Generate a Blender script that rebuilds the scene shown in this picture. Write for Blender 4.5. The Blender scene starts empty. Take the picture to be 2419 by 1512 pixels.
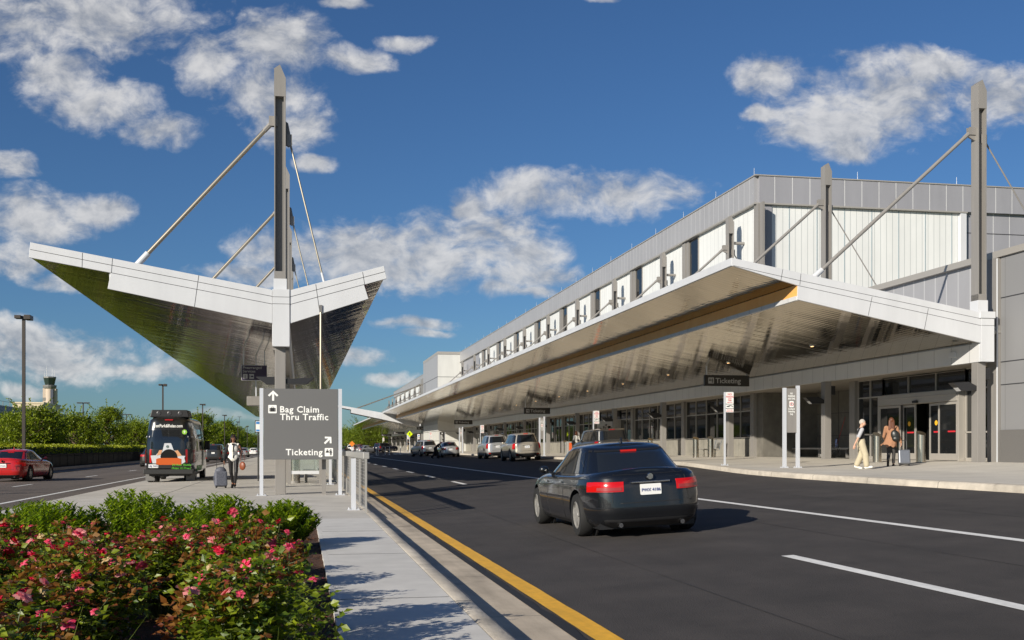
import bpy, bmesh, math, random
from mathutils import Vector, Matrix
R = math.radians
sc = bpy.context.scene
col = sc.collection

# ---------------------------------------------------------------- camera, sky, sun, exposure
YAW = 10.872
cd = bpy.data.cameras.new("camera"); cam = bpy.data.objects.new("camera", cd); col.objects.link(cam)
cam.location = (0, 0, 1.35); cam.rotation_euler = (R(90), 0, R(-YAW))
cd.sensor_width = 36; cd.lens = 38.68; cd.shift_y = 0.1249
cd.clip_start = 0.1; cd.clip_end = 6000
sc.camera = cam
sc.view_settings.view_transform = 'Standard'; sc.view_settings.look = 'None'
sc.view_settings.exposure = 0.40; sc.view_settings.gamma = 1.0
SUN_EL, SUN_AZ = 21.0, 230.0          # azimuth clockwise from +Y
SD = Vector((math.sin(R(SUN_AZ))*math.cos(R(SUN_EL)), math.cos(R(SUN_AZ))*math.cos(R(SUN_EL)), math.sin(R(SUN_EL))))
sl = bpy.data.lights.new("sun", 'SUN'); sun = bpy.data.objects.new("sun", sl); col.objects.link(sun)
sl.energy = 4.7; sl.angle = R(0.5); sl.color = (1.0, 0.925, 0.80)
sun.rotation_euler = SD.to_track_quat('Z', 'Y').to_euler()

def build_world():
    w = bpy.data.worlds.new("World"); sc.world = w; w.use_nodes = True
    nt = w.node_tree; N = nt.nodes; L = nt.links
    for n in list(N): N.remove(n)
    def nd(t, **k):
        n = N.new(t)
        for a, b in k.items(): setattr(n, a, b)
        return n
    def mth(op, a, b=None, c=None, clamp=False):
        n = nd('ShaderNodeMath', operation=op, use_clamp=clamp)
        for i, v in enumerate((a, b, c)):
            if v is None: continue
            if isinstance(v, (int, float)): n.inputs[i].default_value = v
            else: L.new(v, n.inputs[i])
        return n.outputs[0]
    def vm(op, a, b=None):
        n = nd('ShaderNodeVectorMath', operation=op)
        for i, v in enumerate((a, b)):
            if v is None: continue
            if isinstance(v, (tuple, list, Vector)): n.inputs[i].default_value = tuple(v)
            else: L.new(v, n.inputs[i])
        return n.outputs['Value'] if op in ('DOT_PRODUCT', 'LENGTH') else n.outputs['Vector']
    out = nd('ShaderNodeOutputWorld'); bg = nd('ShaderNodeBackground')
    L.new(bg.outputs[0], out.inputs[0]); bg.inputs[1].default_value = 0.09
    sky = nd('ShaderNodeTexSky', sky_type='NISHITA'); sky.sun_disc = False
    sky.sun_elevation = R(SUN_EL); sky.sun_rotation = R(SUN_AZ)
    sky.air_density = 1.0; sky.dust_density = 0.3; sky.ozone_density = 1.6; sky.altitude = 0
    tc = nd('ShaderNodeTexCoord'); D = vm('NORMALIZE', tc.outputs['Generated'])
    # gnomonic sky coordinates about the terminal's own direction
    th = R(YAW); F = (math.sin(th), math.cos(th), 0); Rt = (math.cos(th), -math.sin(th), 0)
    df = mth('MAXIMUM', vm('DOT_PRODUCT', D, F), 0.08)
    front = mth('GREATER_THAN', vm('DOT_PRODUCT', D, F), 0.1)
    u = mth('DIVIDE', vm('DOT_PRODUCT', D, Rt), df)
    sep = nd('ShaderNodeSeparateXYZ'); L.new(D, sep.inputs[0])
    v = mth('DIVIDE', sep.outputs[2], df)
    cmb = nd('ShaderNodeCombineXYZ'); L.new(u, cmb.inputs[0]); L.new(v, cmb.inputs[1]); P0 = cmb.outputs[0]
    # cloud banks: centre and radii in 1/100 of the sky coordinate
    cl = [(190,60,270,95),(140,175,110,60),(240,240,130,55),(370,300,90,38),(500,150,75,65),(660,110,120,75),(830,140,85,28),(640,225,120,60),
          (690,300,105,55),(740,388,52,18),(25,385,58,30),(60,515,125,70),(240,490,85,36),(40,620,95,55),(140,672,70,22),(700,590,160,45),(860,600,200,75),
          (1040,600,190,85),(1130,550,170,70),(1210,600,130,60),(1400,455,230,50),(1240,450,110,45),(1100,480,48,38),(1240,650,140,38),(600,640,130,26),(1180,685,70,18),
          (980,770,100,18),(1000,796,70,14),(930,892,75,15),(850,845,75,20),(2060,235,215,105),(1990,290,170,70),(1830,180,85,48),(2200,160,100,50),
          (2370,240,130,75),(1810,268,50,20),(140,840,240,62),(60,800,120,40),(330,872,130,24),(560,895,40,18),(820,12,55,15),(1412,5,60,14),
          (955,95,70,18),(620,935,60,10),(480,985,120,14),(60,930,60,18),(2000,350,70,30),(1260,688,60,16)]
    # slow warp so the banks lose their oval outline
    nw = nd('ShaderNodeTexNoise'); nw.inputs['Scale'].default_value = 14; nw.inputs['Detail'].default_value = 3; L.new(P0, nw.inputs['Vector'])
    P = vm('ADD', P0, vm('SCALE', vm('SUBTRACT', nw.outputs['Color'], (0.5, 0.5, 0.5))))
    N_scale = [n for n in N if n.type == 'VECT_MATH' and n.operation == 'SCALE'][0]; N_scale.inputs['Scale'].default_value = 0.035
    def bank(P):
        m = None
        for (x, y, a, b) in cl:
            c = ((x-1209)/2598, (1058-y)/2598, 0)
            q = vm('MULTIPLY', vm('SUBTRACT', P, c), (2598/(a*1.18), 2598/(b*1.22), 0))
            s = mth('MULTIPLY_ADD', vm('DOT_PRODUCT', q, q), -1.0, 1.0)
            m = s if m is None else mth('SMOOTH_MAX', m, s, 0.25)
        return mth('MAXIMUM', m, -1.2)
    def dens(P, m, detail):
        n1 = nd('ShaderNodeTexNoise'); n1.inputs['Scale'].default_value = 11; n1.inputs['Detail'].default_value = detail; n1.inputs['Roughness'].default_value = 0.62
        st = vm('MULTIPLY', P, (1.0, 1.45, 1.0)); L.new(st, n1.inputs['Vector'])
        n2 = nd('ShaderNodeTexNoise'); n2.inputs['Scale'].default_value = 55; n2.inputs['Detail'].default_value = 4; n2.inputs['Roughness'].default_value = 0.6
        L.new(st, n2.inputs['Vector'])
        a = mth('MULTIPLY_ADD', mth('SUBTRACT', n1.outputs['Fac'], 0.5), 3.0, m)
        return mth('MULTIPLY_ADD', mth('SUBTRACT', n2.outputs['Fac'], 0.5), 1.35, a)
    m = bank(P)
    d0 = dens(P, m, 9)
    off = vm('ADD', P, (-0.010, 0.020, 0))      # towards the sun and up
    d1 = dens(off, m, 3)
    def sstep(x, a, b):
        n = nd('ShaderNodeMapRange', interpolation_type='SMOOTHSTEP'); L.new(x, n.inputs['Value'])
        n.inputs['From Min'].default_value = a; n.inputs['From Max'].default_value = b
        return n.outputs[0]
    cov = mth('MULTIPLY', sstep(d0, -0.12, 1.15), front)
    lit = sstep(mth('SUBTRACT', d0, d1), -0.9, 0.9)
    thick = sstep(d0, 0.5, 1.9)
    # clouds behind the viewer (seen only in reflections)
    nb = nd('ShaderNodeTexNoise'); nb.inputs['Scale'].default_value = 3.0; nb.inputs['Detail'].default_value = 6; L.new(D, nb.inputs['Vector'])
    covb = mth('MULTIPLY', sstep(nb.outputs['Fac'], 0.56, 0.70), mth('SUBTRACT', 1.0, front))
    hor = sstep(sep.outputs[2], 0.0, 0.06)
    covt = mth('MULTIPLY', mth('MULTIPLY', mth('MAXIMUM', cov, covb), hor), 0.86)
    cc = nd('ShaderNodeMix', data_type='RGBA'); L.new(mth('MULTIPLY_ADD', thick, -0.22, mth('ADD', lit, 0.12), clamp=True), cc.inputs[0])
    cc.inputs[6].default_value = (2.2, 2.45, 2.9, 1); cc.inputs[7].default_value = (6.4, 6.3, 6.2, 1)
    # saturate the blue a little (polarised look), then lay the clouds over it
    hs = nd('ShaderNodeHueSaturation'); hs.inputs['Saturation'].default_value = 1.0; hs.inputs['Value'].default_value = 1.0
    tn = nd('ShaderNodeMix', data_type='RGBA', blend_type='MULTIPLY'); tn.inputs[0].default_value = 1; tn.inputs[7].default_value = (0.262, 0.425, 0.645, 1); L.new(sky.outputs[0], tn.inputs[6]); L.new(tn.outputs[2], hs.inputs['Color'])
    mx = nd('ShaderNodeMix', data_type='RGBA'); L.new(covt, mx.inputs[0]); L.new(hs.outputs[0], mx.inputs[6]); L.new(cc.outputs[2], mx.inputs[7])
    L.new(mx.outputs[2], bg.inputs[0])
build_world()

# ---------------------------------------------------------------- helpers
MATS = {}
def mat(name, c, rough=0.6, metal=0.0, var=0.0, vscale=3.0, bump=0.0, bscale=40.0, coat=0.0, emit=None, spec=None, c2=None, stripes=None, detail=4, trans=0.0):
    """procedural Principled material; var mixes c with c2 by noise; stripes=(axis, spacing, width, colour)"""
    if name in MATS: return MATS[name]
    m = bpy.data.materials.new(name); m.use_nodes = True; nt = m.node_tree; b = nt.nodes['Principled BSDF']
    N, L = nt.nodes, nt.links
    b.inputs['Roughness'].default_value = rough; b.inputs['Metallic'].default_value = metal
    b.inputs['Coat Weight'].default_value = coat; b.inputs['Coat Roughness'].default_value = 0.04
    if spec is not None: b.inputs['Specular IOR Level'].default_value = spec
    if trans: b.inputs['Transmission Weight'].default_value = trans
    if emit: b.inputs['Emission Color'].default_value = (*emit[0], 1); b.inputs['Emission Strength'].default_value = emit[1]
    geo = N.new('ShaderNodeNewGeometry'); src = None
    if var or c2:
        n = N.new('ShaderNodeTexNoise'); n.inputs['Scale'].default_value = vscale; n.inputs['Detail'].default_value = detail; n.inputs['Roughness'].default_value = 0.6
        L.new(geo.outputs['Position'], n.inputs['Vector'])
        mr = N.new('ShaderNodeMapRange'); L.new(n.outputs['Fac'], mr.inputs['Value']); mr.inputs['From Min'].default_value = 0.3; mr.inputs['From Max'].default_value = 0.7
        mx = N.new('ShaderNodeMix'); mx.data_type = 'RGBA'; L.new(mr.outputs[0], mx.inputs[0])
        cb = c2 or tuple(min(1, x*(1+var)) for x in c); ca = c if c2 else tuple(x*(1-var) for x in c)
        mx.inputs[6].default_value = (*ca, 1); mx.inputs[7].default_value = (*cb, 1); src = mx.outputs[2]
    if stripes:
        ax, sp, wd, sc_ = stripes
        s = N.new('ShaderNodeSeparateXYZ'); L.new(geo.outputs['Position'], s.inputs[0])
        def mt(op, a, v):
            q = N.new('ShaderNodeMath'); q.operation = op
            L.new(a, q.inputs[0]); q.inputs[1].default_value = v; return q.outputs[0]
        fr = mt('FRACT', mt('DIVIDE', mt('ADD', s.outputs[ax], 1000.0), sp), 0)
        lt = mt('LESS_THAN', fr, wd/sp)
        mx = N.new('ShaderNodeMix'); mx.data_type = 'RGBA'; L.new(lt, mx.inputs[0])
        if src: L.new(src, mx.inputs[6])
        else: mx.inputs[6].default_value = (*c, 1)
        mx.inputs[7].default_value = (*sc_, 1); src = mx.outputs[2]
    if src: L.new(src, b.inputs['Base Color'])
    else: b.inputs['Base Color'].default_value = (*c, 1)
    if bump:
        n = N.new('ShaderNodeTexNoise'); n.inputs['Scale'].default_value = bscale; n.inputs['Detail'].default_value = 3
        L.new(geo.outputs['Position'], n.inputs['Vector'])
        bp = N.new('ShaderNodeBump'); bp.inputs['Strength'].default_value = bump; bp.inputs['Distance'].default_value = 0.02
        L.new(n.outputs['Fac'], bp.inputs['Height']); L.new(bp.outputs[0], b.inputs['Normal'])
    MATS[name] = m
    return m

ORG = {}
class MB:
    def __init__(s): s.v = []; s.f = []; s.fm = []; s.cm = 0
    def add(s, vs, fs):
        o = len(s.v); s.v += [tuple(p) for p in vs]; s.f += [tuple(i+o for i in q) for q in fs]; s.fm += [s.cm]*len(fs); return s
    def box(s, x0, x1, y0, y1, z0, z1):
        return s.add([(x, y, z) for z in (z0, z1) for y in (y0, y1) for x in (x0, x1)],
                     [(0,2,3,1),(4,5,7,6),(0,1,5,4),(2,6,7,3),(0,4,6,2),(1,3,7,5)])
    def prism(s, pts, a0, a1, axis='y'):
        f = {'y': lambda p, a: (p[0], a, p[1]), 'x': lambda p, a: (a, p[0], p[1]), 'z': lambda p, a: (p[0], p[1], a)}[axis]
        n = len(pts)
        return s.add([f(p, a0) for p in pts]+[f(p, a1) for p in pts],
                     [tuple(range(n))[::-1], tuple(range(n, 2*n))]+[(i, (i+1) % n, n+(i+1) % n, n+i) for i in range(n)])
    def poly(s, pts): return s.add(pts, [tuple(range(len(pts)))])
    def tube(s, p, q, r0, r1=None, n=8, caps=True):
        p, q = Vector(p), Vector(q); r1 = r0 if r1 is None else r1
        d = (q-p); 
        if d.length < 1e-6: return s
        d.normalize(); a = d.orthogonal().normalized(); b = d.cross(a)
        vs = [p+(a*math.cos(t)+b*math.sin(t))*r0 for t in [2*math.pi*i/n for i in range(n)]]
        vs += [q+(a*math.cos(t)+b*math.sin(t))*r1 for t in [2*math.pi*i/n for i in range(n)]]
        fs = [(i, (i+1) % n, n+(i+1) % n, n+i) for i in range(n)]
        if caps: fs += [tuple(range(n))[::-1], tuple(range(n, 2*n))]
        return s.add(vs, fs)
    def path(s, pts, r, n=8):
        for a, b in zip(pts[:-1], pts[1:]): s.tube(a, b, r, r, n)
        return s
    def ell(s, c, r, nu=12, nv=8, rot=None):
        if not hasattr(r, '__len__'): r = (r, r, r)
        vs = []; fs = []
        for j in range(nv+1):
            ph = math.pi*j/nv
            for i in range(nu):
                t = 2*math.pi*i/nu; p = Vector((r[0]*math.sin(ph)*math.cos(t), r[1]*math.sin(ph)*math.sin(t), r[2]*math.cos(ph)))
                if rot: p = rot @ p
                vs.append(Vector(c)+p)
        for j in range(nv):
            for i in range(nu):
                fs.append((j*nu+i, (j+1)*nu+i, (j+1)*nu+(i+1) % nu, j*nu+(i+1) % nu))
        return s.add(vs, fs)
    def lathe(s, prof, c=(0,0,0), axis='z', n=20, cap=True):
        vs = []; k = len(prof)
        for (r, h) in prof:
            for i in range(n):
                t = 2*math.pi*i/n; a, b = r*math.cos(t), r*math.sin(t)
                vs.append({'z': (c[0]+a, c[1]+b, c[2]+h), 'x': (c[0]+h, c[1]+a, c[2]+b), 'y': (c[0]+a, c[1]+h, c[2]+b)}[axis])
        fs = [(j*n+i, j*n+(i+1) % n, (j+1)*n+(i+1) % n, (j+1)*n+i) for j in range(k-1) for i in range(n)]
        if cap and prof[0][0] > 1e-4: fs.append(tuple(range(n))[::-1])
        if cap and prof[-1][0] > 1e-4: fs.append(tuple(range((k-1)*n, k*n)))
        return s.add(vs, fs)
    def mesh(s, name, m, smooth=False, off=None, fixn=True):
        me = bpy.data.meshes.new(name)
        vs = s.v if off is None else [(a-off[0], b-off[1], c-off[2]) for a, b, c in s.v]
        me.from_pydata(vs, [], s.f)
        ms = m if isinstance(m, (list, tuple)) else [m]
        for q in ms: me.materials.append(q)
        if len(ms) > 1: me.polygons.foreach_set('material_index', s.fm)
        if fixn:
            bm = bmesh.new(); bm.from_mesh(me); bmesh.ops.recalc_face_normals(bm, faces=bm.faces); bm.to_mesh(me); bm.free()
        if smooth:
            me.polygons.foreach_set('use_smooth', [True]*len(me.polygons))
            if smooth != 'all':
                try: me.set_sharp_from_angle(angle=R(smooth if not isinstance(smooth, bool) else 40))
                except Exception: pass
        me.update(); return me
    def build(s, name, m, parent=None, smooth=False, world=True, bevel=0, fixn=True, label=None):
        off = ORG.get(parent.name) if (parent is not None and world) else None
        me = s.mesh(name, m, smooth, off, fixn)
        o = bpy.data.objects.new(name, me); col.objects.link(o)
        if parent is not None: o.parent = parent; ORG[o.name] = ORG.get(parent.name)
        if bevel:
            md = o.modifiers.new('bevel', 'BEVEL'); md.width = bevel; md.segments = 2; md.limit_method = 'ANGLE'; md.angle_limit = R(40)
        if label: o['label'] = label
        return o
def thing(name, label, cat, loc=(0,0,0), group=None, rz=0):
    o = bpy.data.objects.new(name, None); col.objects.link(o); o.empty_display_size = 0.2
    o.location = loc; o.rotation_euler = (0, 0, rz); o['label'] = label; o['category'] = cat
    if group: o['group'] = group
    ORG[o.name] = Vector(loc)
    return o
def tag(o, label=None, cat=None, group=None, kind=None):
    for k, v in (('label', label), ('category', cat), ('group', group), ('kind', kind)):
        if v: o[k] = v
    return o
def struct(name, mb, m, smooth=False): return tag(mb.build(name, m, None, smooth), kind='structure')
def copy_tree(o, parent=None):
    c = o.copy(); col.objects.link(c)
    if parent is not None: c.parent = parent
    ORG[c.name] = ORG.get(o.name)
    for ch in list(o.children): copy_tree(ch, c)
    return c
def dup(o, loc, rz=None, label=None, group=None, scale=None):
    c = copy_tree(o); c.location = loc
    if rz is not None: c.rotation_euler = (0, 0, rz)
    if scale: c.scale = scale if hasattr(scale, '__len__') else (scale,)*3
    if label: c['label'] = label
    if group: c['group'] = group
    return c
TXT = {}
def text(name, s, size, m, parent, loc, rot=(R(90), 0, 0), align='LEFT', bold=0.0, extr=0.002, sx=1.0, space=1.0, line=1.0):
    """lettering as a mesh child; loc local to the thing"""
    cu = bpy.data.curves.new(name, 'FONT'); cu.body = s; cu.size = size; cu.align_x = align; cu.align_y = 'BOTTOM_BASELINE' if '\n' not in s else 'TOP'
    cu.extrude = extr; cu.offset = bold*size; cu.resolution_u = 2; cu.space_character = space; cu.space_line = line
    t = bpy.data.objects.new(name, cu); col.objects.link(t)
    bpy.context.view_layer.update()
    me = bpy.data.meshes.new_from_object(t.evaluated_get(bpy.context.evaluated_depsgraph_get()))
    bpy.data.objects.remove(t); bpy.data.curves.remove(cu)
    me.materials.clear(); me.materials.append(m)
    o = bpy.data.objects.new(name, me); col.objects.link(o); o.parent = parent
    o.location = loc; o.rotation_euler = rot; o.scale = (sx, 1, 1)
    return o

# materials -------------------------------------------------------
asph = mat('asphalt_dark', (0.047,0.040,0.036), 0.85, var=0.28, vscale=0.9, bump=0.5, bscale=70, detail=12)
asph_l = mat('asphalt_worn', (0.125,0.102,0.086), 0.85, var=0.2, vscale=0.8, bump=0.3, bscale=90, detail=8)
conc = mat('concrete', (0.52,0.49,0.44), 0.85, var=0.13, vscale=0.9, bump=0.15, bscale=60, detail=8, stripes=(1, 4.6, 0.016, (0.17,0.16,0.14)))
conc_l = mat('concrete_pale', (0.60,0.58,0.54), 0.85, var=0.08, vscale=2.5, bump=0.12, bscale=60, detail=8)
conc_r = mat('concrete_plaza', (0.57,0.53,0.46), 0.85, var=0.10, vscale=0.7, bump=0.1, bscale=50, detail=8, stripes=(1, 5.7, 0.02, (0.2,0.19,0.16)))
kerbm = mat('concrete_kerb', (0.52,0.465,0.385), 0.88, var=0.16, vscale=3, bump=0.3, bscale=30, detail=8, stripes=(1, 3.05, 0.02, (0.14,0.13,0.11)))
gutm = mat('concrete_gutter', (0.50,0.42,0.32), 0.88, var=0.18, vscale=1.5, bump=0.15, bscale=50, detail=8, stripes=(1, 3.05, 0.015, (0.14,0.13,0.11)))
paintw = mat('paint_white', (0.78,0.77,0.74), 0.6, var=0.08, vscale=12)
painty = mat('paint_yellow', (0.80,0.42,0.02), 0.55, var=0.10, vscale=10)
tar = mat('joint_tar', (0.015,0.014,0.013), 0.7)
grass = mat('grass', (0.16,0.22,0.02), 0.9, c2=(0.26,0.32,0.03), vscale=0.3, bump=0.5, bscale=8)
mulch = mat('mulch', (0.11,0.045,0.02), 0.95, c2=(0.035,0.015,0.008), vscale=25, bump=1.0, bscale=45)
alw = mat('white_aluminium', (0.57,0.58,0.60), 0.38, 0.0, var=0.02, vscale=0.5)
steel = mat('grey_steel_paint', (0.235,0.222,0.208), 0.45)
steel_d = mat('grey_steel_web', (0.16,0.155,0.15), 0.5)
galv = mat('galvanised_pipe', (0.42,0.37,0.29), 0.32, 0.75)
galv_l = mat('galvanised_mesh', (0.40,0.39,0.365), 0.4, 0.4)
silver = mat('silver_post', (0.60,0.62,0.66), 0.4, 0.25)
seam = mat('seam_dark', (0.03,0.03,0.035), 0.7)
inox = mat('stainless', (0.62,0.57,0.49), 0.22, 1.0)
blk = mat('black_plastic', (0.018,0.018,0.020), 0.5)
blackm = mat('black_metal', (0.006,0.006,0.006), 0.7, spec=.2)
wood = mat('timber_strip', (0.84,0.38,0.09), 0.5, c2=(0.90,0.47,0.14), vscale=1.6)
pan_g = mat('grey_wall_panel', (0.30,0.30,0.315), 0.42, 0.0, var=0.03, vscale=0.4, stripes=(1, 0.76, 0.045, (0.46,0.46,0.47)))
pan_gx = mat('grey_end_panel', (0.27,0.27,0.295), 0.42, 0.0, var=0.03, vscale=0.4, stripes=(0, 1.02, 0.035, (0.60,0.60,0.60)))
trl_x = mat('translucent_end', (0.66,0.67,0.66), 0.5, var=.03, vscale=.4, stripes=(0, 0.36, 0.035, (0.42,0.44,0.44)))
trl_y = mat('translucent_front', (0.66,0.67,0.66), 0.5, var=.03, vscale=.4, stripes=(1, 0.62, 0.035, (0.42,0.44,0.44)))
band_m = mat('fascia_band', (0.60,0.60,0.60), 0.4, stripes=(1, 1.1, 0.02, (0.22,0.22,0.23)))
beige = mat('tower_panel', (0.56,0.56,0.53), 0.55, var=0.03, vscale=0.5)
stone = mat('dark_cast_stone', (0.155,0.145,0.125), 0.7, var=0.15, vscale=2.5, bump=0.1, bscale=30, detail=8)
stone_l = mat('cast_stone', (0.25,0.235,0.20), 0.7, var=0.12, vscale=2.5, stripes=(1, 1.14, 0.02, (0.10,0.10,0.09)))
granite = mat('granite', (0.13,0.125,0.12), 0.6, var=0.15, vscale=30)
frame_m = mat('window_frame', (0.40,0.375,0.34), 0.4, 0.3)
glass = mat('dark_glass', (0.012,0.013,0.014), 0.03, 0.0, spec=0.6)
signg = mat('sign_grey', (0.125,0.125,0.125), 0.55)
signd = mat('sign_charcoal', (0.028,0.026,0.025), 0.4)
signp = mat('sign_purple', (0.035,0.022,0.06), 0.4)
letter = mat('lettering_white', (0.80,0.80,0.77), 0.6)
lettg = mat('lettering_grey', (0.42,0.42,0.42), 0.5)
red_l = mat('lettering_red', (0.55,0.02,0.03), 0.5)
platew = mat('sign_plate_white', (0.75,0.75,0.73), 0.5)

def wear(m, sc3, amt, spots=0.0, sdet=6, seed=0.0):
    """weathering: a stretched stain pattern and small spots multiplied into the base colour"""
    nt = m.node_tree; N, L = nt.nodes, nt.links; b = N['Principled BSDF']; s = b.inputs['Base Color']
    g = N.new('ShaderNodeNewGeometry'); mp = N.new('ShaderNodeMapping'); mp.inputs['Scale'].default_value = sc3; mp.inputs['Location'].default_value = (seed, seed*.7, 0); L.new(g.outputs['Position'], mp.inputs[0])
    n = N.new('ShaderNodeTexNoise'); n.inputs['Scale'].default_value = 1; n.inputs['Detail'].default_value = sdet; n.inputs['Roughness'].default_value = .65; L.new(mp.outputs[0], n.inputs['Vector'])
    r = N.new('ShaderNodeMapRange'); L.new(n.outputs['Fac'], r.inputs['Value']); r.inputs['From Min'].default_value = .32; r.inputs['From Max'].default_value = .68; r.inputs['To Min'].default_value = 1-amt; r.inputs['To Max'].default_value = 1+amt*.6
    v = r.outputs[0]
    if spots:
        n2 = N.new('ShaderNodeTexNoise'); n2.inputs['Scale'].default_value = 1.7; n2.inputs['Detail'].default_value = 5; L.new(g.outputs['Position'], n2.inputs['Vector'])
        r2 = N.new('ShaderNodeMapRange'); L.new(n2.outputs['Fac'], r2.inputs['Value']); r2.inputs['From Min'].default_value = .60; r2.inputs['From Max'].default_value = .70; r2.inputs['To Min'].default_value = 1; r2.inputs['To Max'].default_value = 1-spots
        q = N.new('ShaderNodeMath'); q.operation = 'MULTIPLY'; L.new(v, q.inputs[0]); L.new(r2.outputs[0], q.inputs[1]); v = q.outputs[0]
    mx = N.new('ShaderNodeMix'); mx.data_type = 'RGBA'; mx.blend_type = 'MULTIPLY'; mx.inputs[0].default_value = 1
    if s.links: L.new(s.links[0].from_socket, mx.inputs[6])
    else: mx.inputs[6].default_value = s.default_value[:]
    L.new(v, mx.inputs[7]); L.new(mx.outputs[2], s)
wear(asph, (.9, .035, .5), .20, .22); wear(asph_l, (1.1, .03, .5), .16, .15, seed=3)
for q_ in (conc, conc_l, conc_r): wear(q_, (.5, .35, .5), .10, .10, seed=5)
wear(kerbm, (2, .5, 3), .22, .25); wear(gutm, (2.5, .25, 1), .25, .25, seed=9)
wear(paintw, (6, 1.2, 1), .16, 0, 9); wear(painty, (9, .9, 1), .14, 0, 9)
for q_ in (alw, pan_g, pan_gx, trl_x, trl_y, beige, band_m): wear(q_, (1.1, 1.1, .16), .07, 0, seed=2)
wear(steel, (3, 3, .3), .10, 0); wear(stone, (1.5, 1.5, .4), .15, .1); wear(stone_l, (1.5, 1.5, .4), .15, .12)
def soffit_mat(name='mirror_soffit', c=(0.52,0.435,0.31)):
    m = bpy.data.materials.new(name); m.use_nodes = True; nt = m.node_tree; N, L = nt.nodes, nt.links; b = N['Principled BSDF']
    b.inputs['Base Color'].default_value = (*c, 1); b.inputs['Metallic'].default_value = 1.0; b.inputs['Roughness'].default_value = 0.045
    g = N.new('ShaderNodeNewGeometry'); s = N.new('ShaderNodeSeparateXYZ'); L.new(g.outputs['Position'], s.inputs[0])
    def mt(op, a, b_, c_=None):
        q = N.new('ShaderNodeMath'); q.operation = op
        for i, v in enumerate((a, b_, c_)):
            if v is None: continue
            if isinstance(v, (int, float)): q.inputs[i].default_value = v
            else: L.new(v, q.inputs[i])
        return q.outputs[0]
    t = mt('DIVIDE', mt('ADD', s.outputs[1], 500.0), 0.30)
    fl = mt('FLOOR', t, 0); fr = mt('SUBTRACT', t, fl)
    wn = N.new('ShaderNodeTexWhiteNoise'); wn.noise_dimensions = '1D'; L.new(fl, wn.inputs['W'])
    # every plank tilts a little and is slightly pillowed; the metal also waves along its length
    tilt = mt('MULTIPLY', mt('SUBTRACT', wn.outputs['Value'], 0.5), mt('MULTIPLY', fr, 0.005))
    pil = mt('MULTIPLY', mt('MULTIPLY', fr, mt('SUBTRACT', 1.0, fr)), 0.006)
    cb = N.new('ShaderNodeCombineXYZ'); L.new(mt('MULTIPLY', s.outputs[0], 0.35), cb.inputs[0]); L.new(mt('MULTIPLY', fl, 3.7), cb.inputs[1]); L.new(mt('MULTIPLY', s.outputs[1], 0.8), cb.inputs[2])
    no = N.new('ShaderNodeTexNoise'); no.inputs['Scale'].default_value = 1.0; no.inputs['Detail'].default_value = 1; L.new(cb.outputs[0], no.inputs['Vector'])
    h = mt('ADD', mt('ADD', tilt, pil), mt('MULTIPLY', no.outputs['Fac'], 0.008))
    bp = N.new('ShaderNodeBump'); bp.inputs['Strength'].default_value = 1.0; bp.inputs['Distance'].default_value = 1.0
    L.new(h, bp.inputs['Height']); L.new(bp.outputs[0], b.inputs['Normal'])
    ln = mt('LESS_THAN', fr, 0.05)
    mx = N.new('ShaderNodeMix'); mx.data_type = 'RGBA'; L.new(ln, mx.inputs[0]); mx.inputs[6].default_value = (*c, 1); mx.inputs[7].default_value = (c[0]*.35, c[1]*.35, c[2]*.35, 1)
    L.new(mx.outputs[2], b.inputs['Base Color'])
    return m
soffit = soffit_mat()
# ---------------------------------------------------------------- ground, roads, pavements
def rz(x): return -0.13+0.0546*(x-2.46)
g = MB(); g.poly([(-2500,-500,-0.3),(2500,-500,-0.3),(2500,4500,-0.3),(-2500,4500,-0.3)]); struct('ground', g, grass)
def strip(pts, ys):   # pts: list of (x, z)
    m = MB(); n = len(pts)
    vs = [(x, y, z) for y in ys for x, z in pts]
    m.add(vs, [(j*n+i, j*n+i+1, (j+1)*n+i+1, (j+1)*n+i) for j in range(len(ys)-1) for i in range(n-1)]); return m
struct('left_road', strip([(-15.7,-.104),(-6.75,-.10)], [-40,700]), asph_l)
struct('apron', strip([(-6.75,-.096),(-3.9,0.0)], [-40,196]), conc)
lm = MB(); lm.box(-3.905,-3.885,-40,196,-.02,.002); struct('kerb_joint', lm, tar)
struct('island_pavement', strip([(-3.9,.0),(1.33,0)], [21.3,196]), conc)
struct('walkway', strip([(.33,.0),(1.33,0)], [-6,21.3]), conc_l)
wj = MB()
for y in (9.9, 14.1, 18.0): wj.box(.34, 1.32, y, y+.012, -.01, .002)
struct('walkway_joint', wj, tar)
we = MB(); we.box(.27,.33,-6,21.25,-.2,-.002); we.box(-5.0,.27,21.25,21.3,-.2,-.002); struct('planter_edging', we, conc_l)
bed = MB()
random.seed(3)
nx, ny = 46, 130
for j in range(ny+1):
    for i in range(nx+1):
        bed.v.append((-5.0+5.27*i/nx, -4+25.25*j/ny, -.07+random.uniform(0,.05)))
bed.f = [(j*(nx+1)+i, j*(nx+1)+i+1, (j+1)*(nx+1)+i+1, (j+1)*(nx+1)+i) for j in range(ny) for i in range(nx)]; bed.fm = [0]*len(bed.f)
struct('planting_bed', bed, mulch)
struct('verge', strip([(-9,-.09),(-5.0,-.02)], [-40,-4]), grass)
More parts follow.
